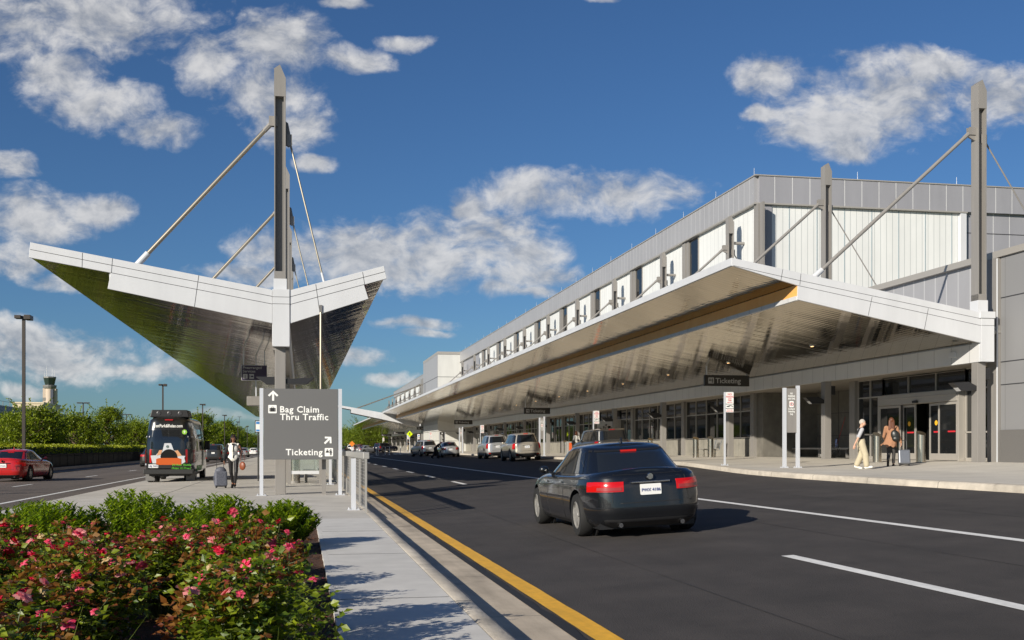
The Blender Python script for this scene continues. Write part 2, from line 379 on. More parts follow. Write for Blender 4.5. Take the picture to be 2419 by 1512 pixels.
# kerb and gutter of the island along the right-hand road
k = MB()
def wob(y, s): return 0.012*math.sin(y*1.7+s)+0.008*math.sin(y*4.1+s*2)
prof = lambda y: [(1.33,.003),(1.345+wob(y,0)*.5,.012),(1.47,.008),(1.515+wob(y,2),-.02),(1.535+wob(y,3),-.145)]
ys = [-10+0.5*i for i in range(80)]+[30+10*i for i in range(18)]
vs = []
for y in ys: vs += [(x, y, z) for x, z in prof(y)]
k.add(vs, [(j*5+i, j*5+i+1, (j+1)*5+i+1, (j+1)*5+i) for j in range(len(ys)-1) for i in range(4)])
struct('island_kerb', k, kerbm, smooth=60)
gt = MB(); vs = []
for y in ys: vs += [(1.53, y, -.142), (2.13+wob(y,5)*1.2, y, -.138)]
gt.add(vs, [(j*2, j*2+1, j*2+3, j*2+2) for j in range(len(ys)-1)]); struct('gutter', gt, gutm)
YK = [(-40,13.62),(20,13.64),(27,13.68),(33,14.05),(39,15.0),(45,15.95),(50,16.2),(90,16.2),(141,16.2),(146,14.0),(150,13.4),(163,13.4),(168,14.4),(174,16.2),(196,16.2),(330,16.2)]
def smooth_line(P, n=4):
    out = []
    for i in range(len(P)-1):
        p0, p1, p2, p3 = P[max(i-1,0)], P[i], P[i+1], P[min(i+2, len(P)-1)]
        for q in range(n):
            t = q/n; y = p1[0]+(p2[0]-p1[0])*t
            m1 = (p2[1]-p0[1])/max(p2[0]-p0[0],1e-6)*(p2[0]-p1[0]); m2 = (p3[1]-p1[1])/max(p3[0]-p1[0],1e-6)*(p2[0]-p1[0])
            out.append((y, (2*t**3-3*t*t+1)*p1[1]+(t**3-2*t*t+t)*m1+(-2*t**3+3*t*t)*p2[1]+(t**3-t*t)*m2))
    return out+[P[-1]]
KL = smooth_line(YK)
rd = MB(); vs = []
for y, xk in KL: vs += [(2.0, y, rz(2.0)), (xk+.03, y, rz(xk+.03))]
rd.add(vs, [(j*2, j*2+1, j*2+3, j*2+2) for j in range(len(KL)-1)]); struct('right_road', rd, asph)
def pz(y, x, xk):
    kt = rz(xk)+.15; a = max(.66, kt+.01); b = max(.74, kt+.02)
    return kt if x <= xk+.3 else kt+(a-kt)*(x-xk-.3)/(18.6-xk-.3) if x < 18.6 else a+(b-a)*(x-18.6)/1.9 if x < 20.5 else b+(.85-b)*min(1, (x-20.5)/2.2)
def kerbx(y):
    for (a, b) in zip(KL[:-1], KL[1:]):
        if a[0] <= y <= b[0]: return a[1]+(b[1]-a[1])*(y-a[0])/(b[0]-a[0])
    return 16.2
def plaza_z(x, y): return pz(y, x, kerbx(y))
kr = MB(); vs = []
for y, xk in KL:
    z0 = rz(xk); kt = z0+.15
    vs += [(xk-.03, y, z0-.01), (xk-.015+wob(y,1)*.4, y, kt-.03), (xk+.03+wob(y,1)*.4, y, kt-.004), (xk+.12, y, kt+.004), (xk+.3, y, kt)]
kr.add(vs, [(j*5+i, j*5+i+1, (j+1)*5+i+1, (j+1)*5+i) for j in range(len(KL)-1) for i in range(4)]); struct('right_kerb', kr, kerbm, smooth=60)
pl = MB(); vs = []; XS = [0, 18.6, 20.5, 22.7, 30.5]
for y, xk in KL:
    for x in XS:
        xx = xk+.3 if x == 0 else x
        vs.append((xx, y, pz(y, xx, xk)))
pl.add(vs, [(j*5+i, j*5+i+1, (j+1)*5+i+1, (j+1)*5+i) for j in range(len(KL)-1) for i in range(4)]); struct('terminal_pavement', pl, conc_r)
# painted markings, each about 4 mm above the asphalt
def mark(m, x0, x1, y0, y1): m.add([(x0,y0,rz(x0)+.005),(x1,y0,rz(x1)+.005),(x1,y1,rz(x1)+.005),(x0,y1,rz(x0)+.005)], [(0,1,2,3)])
yl = MB(); tr = MB(); ys2 = [-10+0.4*i for i in range(100)]+[30+10*i for i in range(17)]
vs = []; vt = []
for y in ys2:
    vs += [(2.235+random.uniform(-.004,.004), y, -.1295), (2.44+random.uniform(-.005,.005), y, -.1235)]
    vt += [(2.10, y, -.1345), (2.19+random.uniform(-.02,.03), y, -.1345)]
fs = [(j*2, j*2+1, j*2+3, j*2+2) for j in range(len(ys2)-1)]
yl.add(vs, fs); tr.add(vt, fs)
struct('yellow_edge_line', yl, painty); struct('tar_joint', tr, tar)
ws = MB(); mark(ws, 8.62, 8.78, -10, 240); struct('white_edge_line', ws, paintw)
sm_ = MB()
for x in (3.9, 7.3, 10.6):
    vs_ = []
    for q in range(120): y = 2+2.0*q; w_ = .006+.004*math.sin(q*2.1); vs_ += [(x-w_, y, rz(x)+.003), (x+w_, y, rz(x)+.003)]
    sm_.add(vs_, [(2*q,2*q+1,2*q+3,2*q+2) for q in range(119)])
struct('paving_seam', sm_, tar)
ds = MB()
mark(ds, 5.68, 5.84, 4.0, 12.4)
mark(ds, 5.68, 5.84, 26.0, 26.01)
for y in [38.8+9.2*i for i in range(14)]: mark(ds, 5.68, 5.84, y, y+3.4)
struct('lane_dashes', ds, paintw)
cw = MB()
for i in range(14): cw.add([(5.2+.8*i-2.9, 151, rz(5.2+.8*i-2.9)+.006),(5.5+.8*i-2.9,151,rz(5.5+.8*i-2.9)+.006),(5.5+.8*i-2.9,155,rz(5.5+.8*i-2.9)+.006),(5.2+.8*i-2.9,155,rz(5.2+.8*i-2.9)+.006)],[(0,1,2,3)]) if 5.5+.8*i-2.9 < 13.2 else None
struct('crosswalk', cw, paintw)
lw = MB(); lw.add([(-7.72,-20,-.097),(-7.57,-20,-.097),(-7.57,300,-.097),(-7.72,300,-.097)],[(0,1,2,3)])
for y in [43.8+14.2*i for i in range(-3,12)]: lw.add([(-10.6,y,-.099),(-10.47,y,-.099),(-10.47,y+3,-.099),(-10.6,y+3,-.099)],[(0,1,2,3)])
struct('left_lane_lines', lw, paintw)
ly = MB(); ly.add([(-13.85,-20,-.099),(-13.73,-20,-.099),(-13.73,300,-.099),(-13.85,300,-.099)],[(0,1,2,3)]); struct('left_yellow_line', ly, painty)
lk = MB(); lk.box(-16.3,-15.65,-20,400,-.3,.06); struct('left_kerb', lk, kerbm)
lb = MB(); lb.poly([(-60,-20,-.02),(-16.3,-20,-.02),(-16.3,600,-.02),(-60,600,-.02)]); struct('lawn', lb, grass)

# ---------------------------------------------------------------- gull-wing canopies
def canopy_left():
    t = thing('median_canopy', 'white gull-wing canopy with mirrored underside over the median pavement', 'canopy', (-.55, 32.5, 0))
    Y0, Y1 = 32.5, 190
    t_ = MB(); t_.prism([(-7.36,7.04),(-7.40,6.66),(-7.30,6.70),(-5.3,6.33),(-5.28,5.88),(-.81,5.01),(-.81,4.34),(-.31,4.34),(-.31,5.01),(1.90,5.76),(1.80,6.17),(2.42,6.37),(2.40,6.69),(-.30,5.9),(-.81,5.9)], Y0+.06, Y1)
    t_.build('roof_deck', alw, t)
    s = MB(); s.poly([(-5.28,Y0+.1,5.87),(-.82,Y0+.1,5.0),(-.82,Y1,5.0),(-5.28,Y1,5.87)]); s.poly([(-7.38,Y0+.1,6.65),(-5.31,Y0+.1,6.29),(-5.31,Y1,6.29),(-7.38,Y1,6.65)])
    s.build('soffit_left', soffit, t, fixn=False)
    s = MB(); s.poly([(-.30,Y0+.1,5.0),(1.90,Y0+.1,5.745),(1.90,Y1,5.745),(-.30,Y1,5.0)]); s.poly([(1.83,Y0+.1,6.15),(2.42,Y0+.1,6.36),(2.42,Y1,6.36),(1.83,Y1,6.15)])
    s.build('soffit_right', soffit, t, fixn=False)
    f = MB()
    f.prism([(-7.36,7.05),(-7.40,6.63),(-5.24,6.27),(-5.32,5.82),(-.81,4.95),(-.81,5.91)], Y0-.04, Y0+.06)
    f.build('front_fascia', alw, t, bevel=.006)
    f = MB(); f.prism([(-.305,5.91),(-.305,4.95),(1.95,5.72),(1.82,6.13),(2.48,6.33),(2.40,6.70)], Y0-.04, Y0+.06); f.build('front_fascia', alw, t, bevel=.006)
    f = MB(); f.box(-.80,-.315,Y0-.07,Y0+.3,4.28,5.93); f.build('ridge_cover', alw, t, bevel=.006)
    b = MB(); b.box(-.79,-.33,Y0+.3,Y1,4.2,4.33); b.build('ridge_soffit', steel, t)
    # joints in the cladding
    j = MB()
    def ln(p, q, w=.014):
        (x0,z0),(x1,z1) = p,q; dx,dz = x1-x0,z1-z0; l = math.hypot(dx,dz); nx,nz = -dz/l*w/2, dx/l*w/2
        j.prism([(x0+nx,z0+nz),(x1+nx,z1+nz),(x1-nx,z1-nz),(x0-nx,z0-nz)], Y0-.043, Y0-.039)
    ln((-7.36,6.85),(-.81,5.72)); ln((-5.24,6.27),(-.81,5.50)); ln((-.30,5.72),(2.43,6.53)); ln((-.30,5.50),(1.84,6.14))
    ln((-5.99,6.80),(-6.0,6.40)); ln((-5.19,6.67),(-5.22,6.27)); ln((-2.85,6.27),(-2.97,5.37)); ln((.43,6.10),(.55,5.24)); ln((1.78,6.5),(1.84,6.14))
    j.build('cladding_joint', seam, t)
    j = MB(); j.box(-.80,-.315,Y0-.073,Y0-.069,5.70,5.712); j.box(-.80,-.315,Y0-.073,Y0-.069,5.50,5.512); j.build('cladding_joint', seam, t)
    return t
canopy_left()
def hmast(t, x0, x1, y0, y1, zb, zc0, zt, face):
    """mast above a canopy: H-section with a pointed cap; x0..x1 wide"""
    m = MB(); fl = .028; 
    m.box(x0, x0+fl, y0, y1, zb, zc0); m.box(x1-fl*1.9, x1, y0, y1, zb, zc0)
    m.box(x0, x1, y0-.004, y1+.004, zb, zb+.22)
    m.build('mast_flange', steel, t)
    w = MB(); w.box(x0+fl, x1-fl*1.9, (y0+y1)/2-.012, (y0+y1)/2+.012, zb+.22, zc0); w.build('mast_web', steel_d, t)
    c = MB(); xa = x0+(x1-x0)*.5
    c.prism([(x0-.004,zc0),(x1+.004,zc0),(x1+.004,zt-.38),(xa,zt),(x0-.004,zt-.12)], y0-.006, y1+.006); c.build('mast_cap', steel, t)
def rod(t, p, q, r, sleeve, name='tie_rod', n=10, m=None):
    p, q = Vector(p), Vector(q); d = (q-p).normalized()
    b = MB(); b.tube(p, q-d*sleeve, r, r, n); o = b.build(name, m or galv, t, smooth=True)
    s = MB(); s.tube(q-d*sleeve, q+d*.12, r*1.45, r*1.45, 12); s.build('rod_sleeve', alw, o, smooth=True)
    c = MB(); c.tube(p-d*.03, p+d*.28, r*1.25, r*1.15, 8)
    s2 = Vector((0, r*.9, 0)); a = p-d*.22
    for sg in (-1, 1):
        c.box(min(a.x,p.x)-.05, max(a.x,p.x)+.05, p.y+sg*r*1.1-.01, p.y+sg*r*1.1+.01, min(a.z,p.z)-.06, max(a.z,p.z)+.06)
    c.build('clevis', steel, o)
    return o
def left_column(y):
    t = thing('canopy_mast', 'x', 'mast', (-.55, y, 0), 'steel masts along the ridge of the median canopy')
    x0, x1, y0, y1 = -.755, -.43, y, y+.36
    c = MB(); c.box(x0+.02, x1, y0, y1, 0, 4.3); c.build('column', steel, t, bevel=.01)
    s = MB(); s.box(x0-.02, x1+.03, y0-.03, y1+.03, 5.85, 6.27); s.build('mast_sleeve', alw, t)
    hmast(t, x0, x1, y0, y1, 6.27, 11.58, 12.5, 1)
    rod(t, (-.86, y+.18, 10.80), (-4.55, y+.18, 6.62), .062, .40)
    p = MB(); p.prism([(-.43,10.9),(-.36,10.85),(-.24,10.25),(-.34,10.15),(-.43,10.2)], y+.15, y+.21); p.build('gusset', steel_d, t)
    rod(t, (-.30, y+.18, 10.25), (.68, y+.18, 6.22), .026, .3, n=8)
    a = MB()      # wing-shaped luminaires either side of the column
    a.prism([(-.75,3.42),(-1.28,3.42),(-.98,3.20),(-.75,3.20)], y+.05, y+.4); a.build('luminaire', blk, t)
    a = MB(); a.prism([(-.43,3.22),(-.43,3.36),(.40,3.42),(.18,3.22)], y+.05, y+.4); a.build('luminaire', blk, t)
    return t
L0 = left_column(32.7)
L0['label'] = 'nearest tall grey mast standing on the median canopy, behind the direction sign'
ordn = ['nearest','second','third','fourth','fifth','sixth','seventh','eighth','ninth','tenth','eleventh','twelfth','thirteenth','fourteenth','fifteenth','sixteenth','seventeenth','eighteenth','nineteenth','twentieth','twenty-first','twenty-second','twenty-third','twenty-fourth','twenty-fifth']
for i in range(1, 13): dup(L0, (-.55, 32.7+11.6*i, 0), label=f'grey mast on the median canopy ridge, {ordn[i]} one back from the direction sign')
dp = thing('canopy_drainpipe', 'slim metal pipe dropping from the right wing of the median canopy beside the sign', 'pipe', (.68, 32.42, 0))
d = MB(); d.tube((.57,32.46,5.4),(.57,32.46,2.9),.03,.03,8); d.build('pipe', galv, dp, smooth=True)
d = MB(); d.box(.605,.72,32.36,32.48,0,2.95); d.build('post', steel, dp)
d = MB(); d.box(.53,.61,32.42,32.5,5.3,5.5); d.build('bracket', steel_d, dp)

def canopy_right(Y0, Y1, first):
    lab = 'white cantilever canopy with mirrored soffit and timber strip along the terminal entrance' if first else 'far white canopy along the terminal front beyond the cross canopy'
    t = thing('terminal_canopy', lab, 'canopy', (23.2, Y0, 0))
    m = MB(); m.prism([(14.10,7.63),(14.06,7.43),(16.42,6.86),(16.46,6.38),(23.22,5.06),(23.25,5.0),(23.25,4.38),(23.7,4.38),(23.7,6.02),(23.2,6.02)], Y0+.06, Y1); m.build('roof_deck', alw, t)
    e = MB(); e.prism([(14.08,7.655),(14.02,7.655),(14.02,7.40),(14.08,7.38)], Y0-.03, Y1); e.build('edge_trim', alw, t)
    s = MB(); s.poly([(14.09,Y0+.1,7.41),(16.40,Y0+.1,6.845),(16.40,Y1,6.845),(14.09,Y1,7.41)]); s.build('outer_soffit', soffit, t, fixn=False)
    s = MB(); s.poly([(16.46,Y0+.1,6.345),(23.2,Y0+.1,5.03),(23.2,Y1,5.03),(16.46,Y1,6.345)]); s.build('inner_soffit', soffit, t, fixn=False)
    w = MB(); w.box(16.38,16.42,Y0+.02,Y1,6.46,6.83); w.build('timber_strip', wood, t)
    w = MB(); w.box(16.34,16.46,Y0+.02,Y1,6.31,6.455); w.build('metal_lip', band_m, t)
    b = MB(); b.box(23.19,23.245,Y0+.05,Y1,4.35,4.985); b.build('fascia_band', band_m, t)
    if first:
        f = MB(); f.prism([(14.03,7.66),(14.05,7.40),(16.40,6.80),(16.38,6.33),(23.20,5.0),(23.20,6.055)], Y0-.04, Y0+.06); f.build('front_fascia', alw, t, bevel=.006)
        f = MB(); f.box(23.205,23.71,Y0-.06,Y0+.5,4.35,6.07); f.build('corner_cover', alw, t, bevel=.006)
        f = MB(); f.box(23.16,23.74,Y0-.09,Y0+.5,5.86,6.09); f.build('corner_cap', alw, t, bevel=.01)
        j = MB()
        def ln(p, q, w=.014):
            (x0,z0),(x1,z1) = p,q; dx,dz = x1-x0,z1-z0; l = math.hypot(dx,dz); nx,nz = -dz/l*w/2, dx/l*w/2
            j.prism([(x0+nx,z0+nz),(x1+nx,z1+nz),(x1-nx,z1-nz),(x0-nx,z0-nz)], Y0-.043, Y0-.039)
        ln((14.1,7.40),(16.4,6.98)); ln((16.4,6.98),(23.2,5.84)); ln((16.4,6.80),(23.2,5.60)); ln((15.85,7.33),(15.78,6.96)); ln((16.5,7.2),(16.46,6.82))
        ln((19.1,6.50),(18.95,5.84)); ln((21.2,6.15),(21.05,5.42)); j.build('cladding_joint', seam, t)
        j = MB(); j.box(23.21,23.71,Y0-.063,Y0-.059,5.60,5.612); j.box(23.21,23.71,Y0-.063,Y0-.059,5.845,5.857); j.build('cladding_joint', seam, t)
        b = MB(); b.box(23.13,23.19,35.9,36.25,4.62,4.82); b.build('junction_box', alw, t, bevel=.01)
    # downlights in the inner soffit
    for y in range(int(Y0)+8, min(int(Y1), 120), 9):
        for x in (20.6,):
            z = 6.345+(5.03-6.345)*(x-16.46)/6.74
            d = MB(); d.lathe([(.07,-.03),(.11,-.02),(.11,.02)], (x,y,z), n=12); o = d.build('downlight', alw, t)
            q = MB(); q.lathe([(.0,-.032),(.065,-.03)], (x,y,z), n=12); q.build('lens', mat('lamp_warm',(1,.7,.35),.5,emit=((1,.55,.2),6)), o)
    return t
canopy_right(34.5, 192.8, True)
canopy_right(201, 300.6, False)
def right_column(y):
    t = thing('canopy_mast', 'x', 'mast', (23.36, y, .8), 'steel masts rising through the terminal canopy')
    x0, x1, y0, y1 = 23.2, 23.52, y, y+.42
    c = MB(); c.box(x0+.006, x1, y0+.05, y1, .78, 4.34); c.box(x0-.02,x1+.03,y0+.02,y1+.03,.79,.86); c.build('column', steel, t, bevel=.01)
    s = MB(); s.box(x0-.03, x1+.03, y0-.03, y1+.03, 5.9, 6.5); s.build('mast_sleeve', alw, t)
    hmast(t, x0, x1, y0, y1, 6.5, 13.2, 14.2, 1)
    rod(t, (22.98, y+.21, 12.36), (17.1, y+.21, 7.12), .065, .45, m=steel)
    p = MB(); p.prism([(23.2,12.6),(23.12,12.55),(22.9,12.4),(22.96,12.22),(23.2,12.1)], y+.17, y+.25); p.build('gusset', steel, t)
    rod(t, (23.6, y+.21, 12.1), (26.4, y+.21, 7.9), .027, .1, name='back_stay', n=8, m=steel)
    q = MB(); q.tube((23.5,y+.21,5.42),(24.25,y+.21,5.42),.085,.085,12); q.build('strut', steel, t, smooth=True)
    a = MB(); a.prism([(23.2,3.52),(23.2,3.36),(22.62,3.34),(22.30,3.62),(22.9,3.66)], y+.1, y+.42); a.build('luminaire', blk, t)
    a = MB(); a.poly([(22.33,y+.12,3.60),(22.62,y+.12,3.335),(22.62,y+.40,3.335),(22.33,y+.40,3.60)]); a.build('lens', alw, t)
    a = MB(); a.box(23.53,23.75,y+.1,y+.34,3.75,4.15); a.build('loudspeaker', blk, t, bevel=.02)
    return t
R0 = right_column(34.6)
R0['label'] = 'tall grey mast at the near corner of the terminal canopy, nearest the sliding doors'
RC = [34.6+11.4*i for i in range(1, 14)]+[34.6+11.4*i for i in range(15, 24)]
SU = MB(); SU.tube((.14,.21,11.9),(.84,.21,11.9),.085,.085,12); SUM = SU.mesh('strut', steel, True)
for i, y in enumerate(RC):
    o = dup(R0, (23.36, y, .8), label=f'grey mast through the terminal canopy, {ordn[i+1]} one away from the near corner')
    if y > 57: s_ = bpy.data.objects.new('strut', SUM); col.objects.link(s_); s_.parent = o

# the canopy that crosses the road between the two terminal canopies
cc = thing('cross_canopy', 'white sloping canopy reaching over the road at the far crosswalk', 'canopy', (20, 193, 0))
m = MB(); m.prism([(5.2,8.98),(5.2,8.62),(8.6,8.02),(8.6,7.45),(20.5,5.0),(20.5,6.4)], 192.9, 197); m.build('roof_deck', alw, cc)
m = MB(); m.poly([(8.6,193,7.44),(20.5,193,4.99),(20.5,197,4.99),(8.6,197,7.44)]); m.build('soffit', steel, cc, fixn=False)
for yy in (193.5, 196.0):
    m = MB(); m.tube((9.7,yy,8.3),(21.3,yy,12.6),.08,.08,8); m.build('tie_rod', galv, cc, smooth=True)
m = MB(); m.box(21.1,21.5,193,196.5,.7,13.6); m.build('mast', steel, cc)

# ---------------------------------------------------------------- the terminal
T = thing('terminal_building', 'long grey and white airport terminal with clerestory and dark glazed front', 'building', (24.5, 34, .8))
# upper volume
m = MB(); m.box(24.25, 70, 55.85, 167.5, 5.0, 15.6); m.box(24.25, 70, 187.5, 290, 5.0, 15.6); m.build('upper_walls', pan_gx, T)
m = MB(); m.box(24.02, 24.24, 55.82, 167.5, 14.55, 16.0); m.box(24.02, 24.24, 187.5, 290.2, 14.55, 16.0); m.build('parapet_front', pan_g, T)
m = MB(); m.box(24.24, 70, 55.62, 55.84, 14.55, 16.0); m.build('parapet_end', pan_gx, T)
m = MB(); m.box(23.97, 24.30, 55.57, 290, 16.0, 16.06); m.box(24.30, 70, 55.57, 55.9, 16.0, 16.06); m.build('coping', frame_m, T)
m = MB(); m.box(23.95, 24.25, 55.6, 167.4, 14.47, 14.548); m.box(24.25,36.6,55.56,55.84,14.47,14.548); m.box(23.95, 24.25, 187.6, 290.2, 14.47, 14.548); m.build('soffit_trim', frame_m, T)
tr_end = MB(); tr_end.box(25.0, 36.2, 55.78, 55.86, 6.0, 14.46); tr_end.build('translucent_panel', trl_x, T)
for x0_ in [26.0+1.62*i for i in range(7)]:
    m = MB(); m.box(x0_, x0_+.05, 55.765, 55.785, 6.0, 14.46); m.build('panel_joint', mat('panel_joint_blue',(0.30,0.36,0.39),.5), T)
m = MB(); m.box(36.2,36.55,55.6,55.86,6,14.46); m.build('panel_reveal', alw, T)
m = MB(); m.box(24.24,25.0,55.72,55.86,6,14.5); m.build('corner_panel', pan_gx, T)
m = MB(); m.box(36.6,70,55.835,55.846,13.4,13.44); m.build('panel_joint', seam, T)
k = 0
for (ya, yb) in ((57.55, 160), (190, 288)):
    n = int((yb-ya)/11.4)+1
    for i in range(n):
        ym = 34.6+11.4*round((ya-34.6)/11.4+i)
        if ym+.2 > yb: break
        if i: 
            g_ = MB(); g_.box(24.215, 24.235, ym-4.05, ym-2.5, 6.5, 14.46); w_ = g_.build('window', glass, T)
            f_ = MB(); f_.box(24.16,24.245,ym-4.1,ym-4.05,6.5,14.46); f_.box(24.17,24.212,ym-4.05,ym-2.5,10.4,10.48); f_.build('window_frame', frame_m, w_)
            p_ = MB(); p_.box(24.205, 24.248, ym-10.1, ym-4.15, 6.5, 14.46); p_.build('translucent_panel', trl_y, T)
        p_ = MB(); p_.box(24.205, 24.248, ym-1.35, ym+1.3-.02, 6.5, 14.46); p_.build('translucent_panel', trl_y, T)
        q_ = MB(); q_.box(24.08, 24.25, ym-2.0, ym-1.4, 6.5, 14.46); q_.box(24.12,24.25,ym-2.45,ym-2.1,6.5,14.46); q_.build('mullion', steel, T)
# lightning spikes on the parapet
for y in [56+5.6*i for i in range(22)]: 
    s_ = MB(); s_.tube((24.1,y,16.0),(24.1,y,16.5),.014,.008,5); s_.build('lightning_rod', alw, T)
for x in [30, 36, 42, 48]:
    s_ = MB(); s_.tube((x,55.7,16.0),(x,55.7,16.5),.014,.008,5); s_.build('lightning_rod', alw, T)
# stair tower
m = MB(); m.box(20.6, 30, 167.5, 187.5, .7, 15.7); m.build('stair_tower', beige, T)
m = MB(); m.box(20.56, 20.595, 167.5, 187.4, 5.0, 15.68); m.build('side_cladding', pan_g, T)
m = MB(); m.box(20.55,30.05,167.4,187.6,15.7,16.1); m.build('tower_coping', frame_m, T)
m = MB()
for z in (12.2, 6.5): m.box(20.58,24.0,167.48,167.5,z,z+.06); m.box(20.54,20.56,167.48,187.5,z,z+.06)
for z in (3.9, 2.4): m.box(20.58,24.0,167.48,167.5,z,z+.05); m.box(20.58,20.6,167.48,187.5,z,z+.05)
m.box(20.53,20.56,184.5,184.8,6,12.1); m.build('tower_joint', seam, T)
# low front block, above and beside the canopy
m = MB(); m.box(24.25, 26.5, 34.2, 55.8, 4.7, 8.05); m.build('low_block_wall', pan_g, T)
m = MB(); m.box(24.15, 40, -5, 34.72, 1.98, 8.05); m.build('near_wall', mat('near_wall_panel',(0.215,0.215,0.22),.45,stripes=(1,1.26,.018,(.12,.12,.12))), T)
m = MB()
for z in (6.6, 4.35, 3.55): m.box(24.135,24.15,-5,34.7,z,z+.03)
m.build('panel_joint', seam, T)
m = MB(); m.box(24.05, 24.3, -5, 55.8, 8.05, 8.28); m.build('low_coping', frame_m, T)
m = MB(); m.box(24.3, 40, -5, 55.6, 8.05, 8.1); m.build('low_roof', steel, T)
m = MB(); m.box(24.1, 40, -5, 34.72, .7, 1.975); m.build('granite_base', granite, T)
m = MB(); m.box(24.02,24.5,34.75,35.3,.75,8.04); m.build('pilaster', steel, T)
m = MB(); m.box(24.0,24.04,34.72,34.75,.75,8.0); m.box(24.06,24.2,35.3,35.36,.85,8.0); m.build('pilaster_trim', alw, T)
m = MB(); m.box(24.0,25.3,34.78,47.0,5.5,5.62); m.build('gutter_box', alw, T)
# ground floor: soffit, piers, glazing
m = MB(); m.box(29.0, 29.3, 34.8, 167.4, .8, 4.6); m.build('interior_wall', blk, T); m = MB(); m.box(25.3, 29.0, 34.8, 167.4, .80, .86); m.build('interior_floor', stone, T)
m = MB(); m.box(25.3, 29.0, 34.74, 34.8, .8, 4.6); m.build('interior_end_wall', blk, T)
m = MB(); m.box(23.25, 28.4, 35.3, 167.5, 4.4, 4.6); m.build('entrance_soffit', mat('soffit_tan',(0.30,0.27,0.23),.6), T)
BY = [34.6+11.4*i for i in range(24)]
def window_wall(y0, y1, sill, x=25.0, n=6, head=4.38, tz=3.45, par=T):
    g_ = MB(); g_.box(x+.03, x+.06, y0, y1, sill, head); w_ = g_.build('window', glass, par)
    f_ = MB(); t_ = .055
    ys_ = [y0+(y1-y0)*i/n for i in range(n+1)]
    for y in ys_: f_.box(x-.03, x+.028, y-t_/2, y+t_/2, sill, head)
    for z in (sill, tz, head): f_.box(x-.025, x+.024, y0+t_/2, y1-t_/2, z-t_/2, z+t_/2)
    f_.build('window_frame', frame_m, w_)
    return w_
for i, y in enumerate(BY):
    if 167 < y+6 < 188: continue
    y0, y1 = y+.85, y+11.4+.35
    p_ = MB(); p_.box(24.82, 25.3, y1, y1+.5, .8, 4.4); p_.build('pier', steel, T)
    if i == 0: y0 = 35.6
    if i == 1:
        a = MB(); a.box(28.2, 28.5, y0-.3, y1+.3, .8, 4.4); a.box(25.0, 28.2, y0-.35, y0+.05, .8, 4.4); a.box(25.0,28.2,y1-.9,y1,.8,4.4)
        a.build('alcove_wall', stone, T)
        j_ = MB()
        for z in (2.0, 3.2): j_.box(28.185,28.2,y0+.05,y1-.9,z,z+.02)
        for q in range(1, 8): j_.box(28.185,28.2,y0+1.25*q,y0+1.25*q+.02,.85,4.4)
        j_.build('alcove_joint', seam, T)
        continue
    if i in (0, 4, 9, 12):
        ds_ = 38.1-35.6 if i == 0 else 3.4
        ya, yb = y0+ds_, y0+ds_+6.0
        for (a, b, n) in ((y0, ya-.05, 2 if i else 1), (yb+.05, y1, 2)):
            window_wall(a, b, .95, n=n, tz=3.6); 
            mm = MB(); mm.box(24.97,25.03,a,b,1.92,1.98); mm.box(24.98,25.05,a,b,.8,.95); mm.build('window_rail', frame_m, T)
        window_wall(ya-.05, yb+.05, 3.62, n=3, tz=4.36)
        m_ = MB(); m_.box(24.7,25.05,ya,ya+.09,.85,3.6); m_.box(24.7,25.05,yb-.09,yb,.85,3.6); m_.box(24.68,25.06,ya+.09,yb-.09,3.16,3.6); m_.box(24.66,24.68,ya+.09,yb-.09,3.40,3.44); d_ = m_.build('sliding_door', frame_m, T, bevel=.01)
        m_ = MB(); m_.box(24.6,24.68,(ya+yb)/2-.25,(ya+yb)/2+.1,3.18,3.28); m_.build('sensor', blk, d_)
        L_ = [(ya+.1,ya+1.4,24.72),(ya+1.3,ya+2.25,24.86),(ya+3.25,ya+4.25,24.86),(ya+4.2,ya+5.9,24.72)]
        for q, (a, b, x) in enumerate(L_):
            m_ = MB(); m_.box(x,x+.05,a,a+.09,.87,3.14); m_.box(x,x+.05,b-.09,b,.87,3.14); m_.box(x,x+.05,a+.09,b-.09,3.04,3.14); m_.box(x,x+.05,a+.09,b-.09,.87,1.13)
            m_.cm = 1; m_.box(x+.02,x+.03,a+.09,b-.09,1.13,3.04); m_.build('door_leaf', [frame_m, glass], d_)
            if q in (1,2):
                m_ = MB(); m_.lathe([(.0,-.004),(.10,-.004),(.10,.0)], (x+.015,(a+b)/2,2.35), axis='x', n=16); m_.build('sticker', painty, d_)
            m_ = MB(); m_.box(x+.012,x+.018,a+.15,a+.65,1.96,2.02); m_.build('sticker', red_l if q < 3 else painty, d_)
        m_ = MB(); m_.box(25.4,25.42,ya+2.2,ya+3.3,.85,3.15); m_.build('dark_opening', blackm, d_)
        continue
    w_ = MB(); w_.box(24.95, 25.25, y0-.05, y1, .8, 1.88); w_.build('sill_wall', stone_l, T)
    window_wall(y0-.05, y1, 1.94)
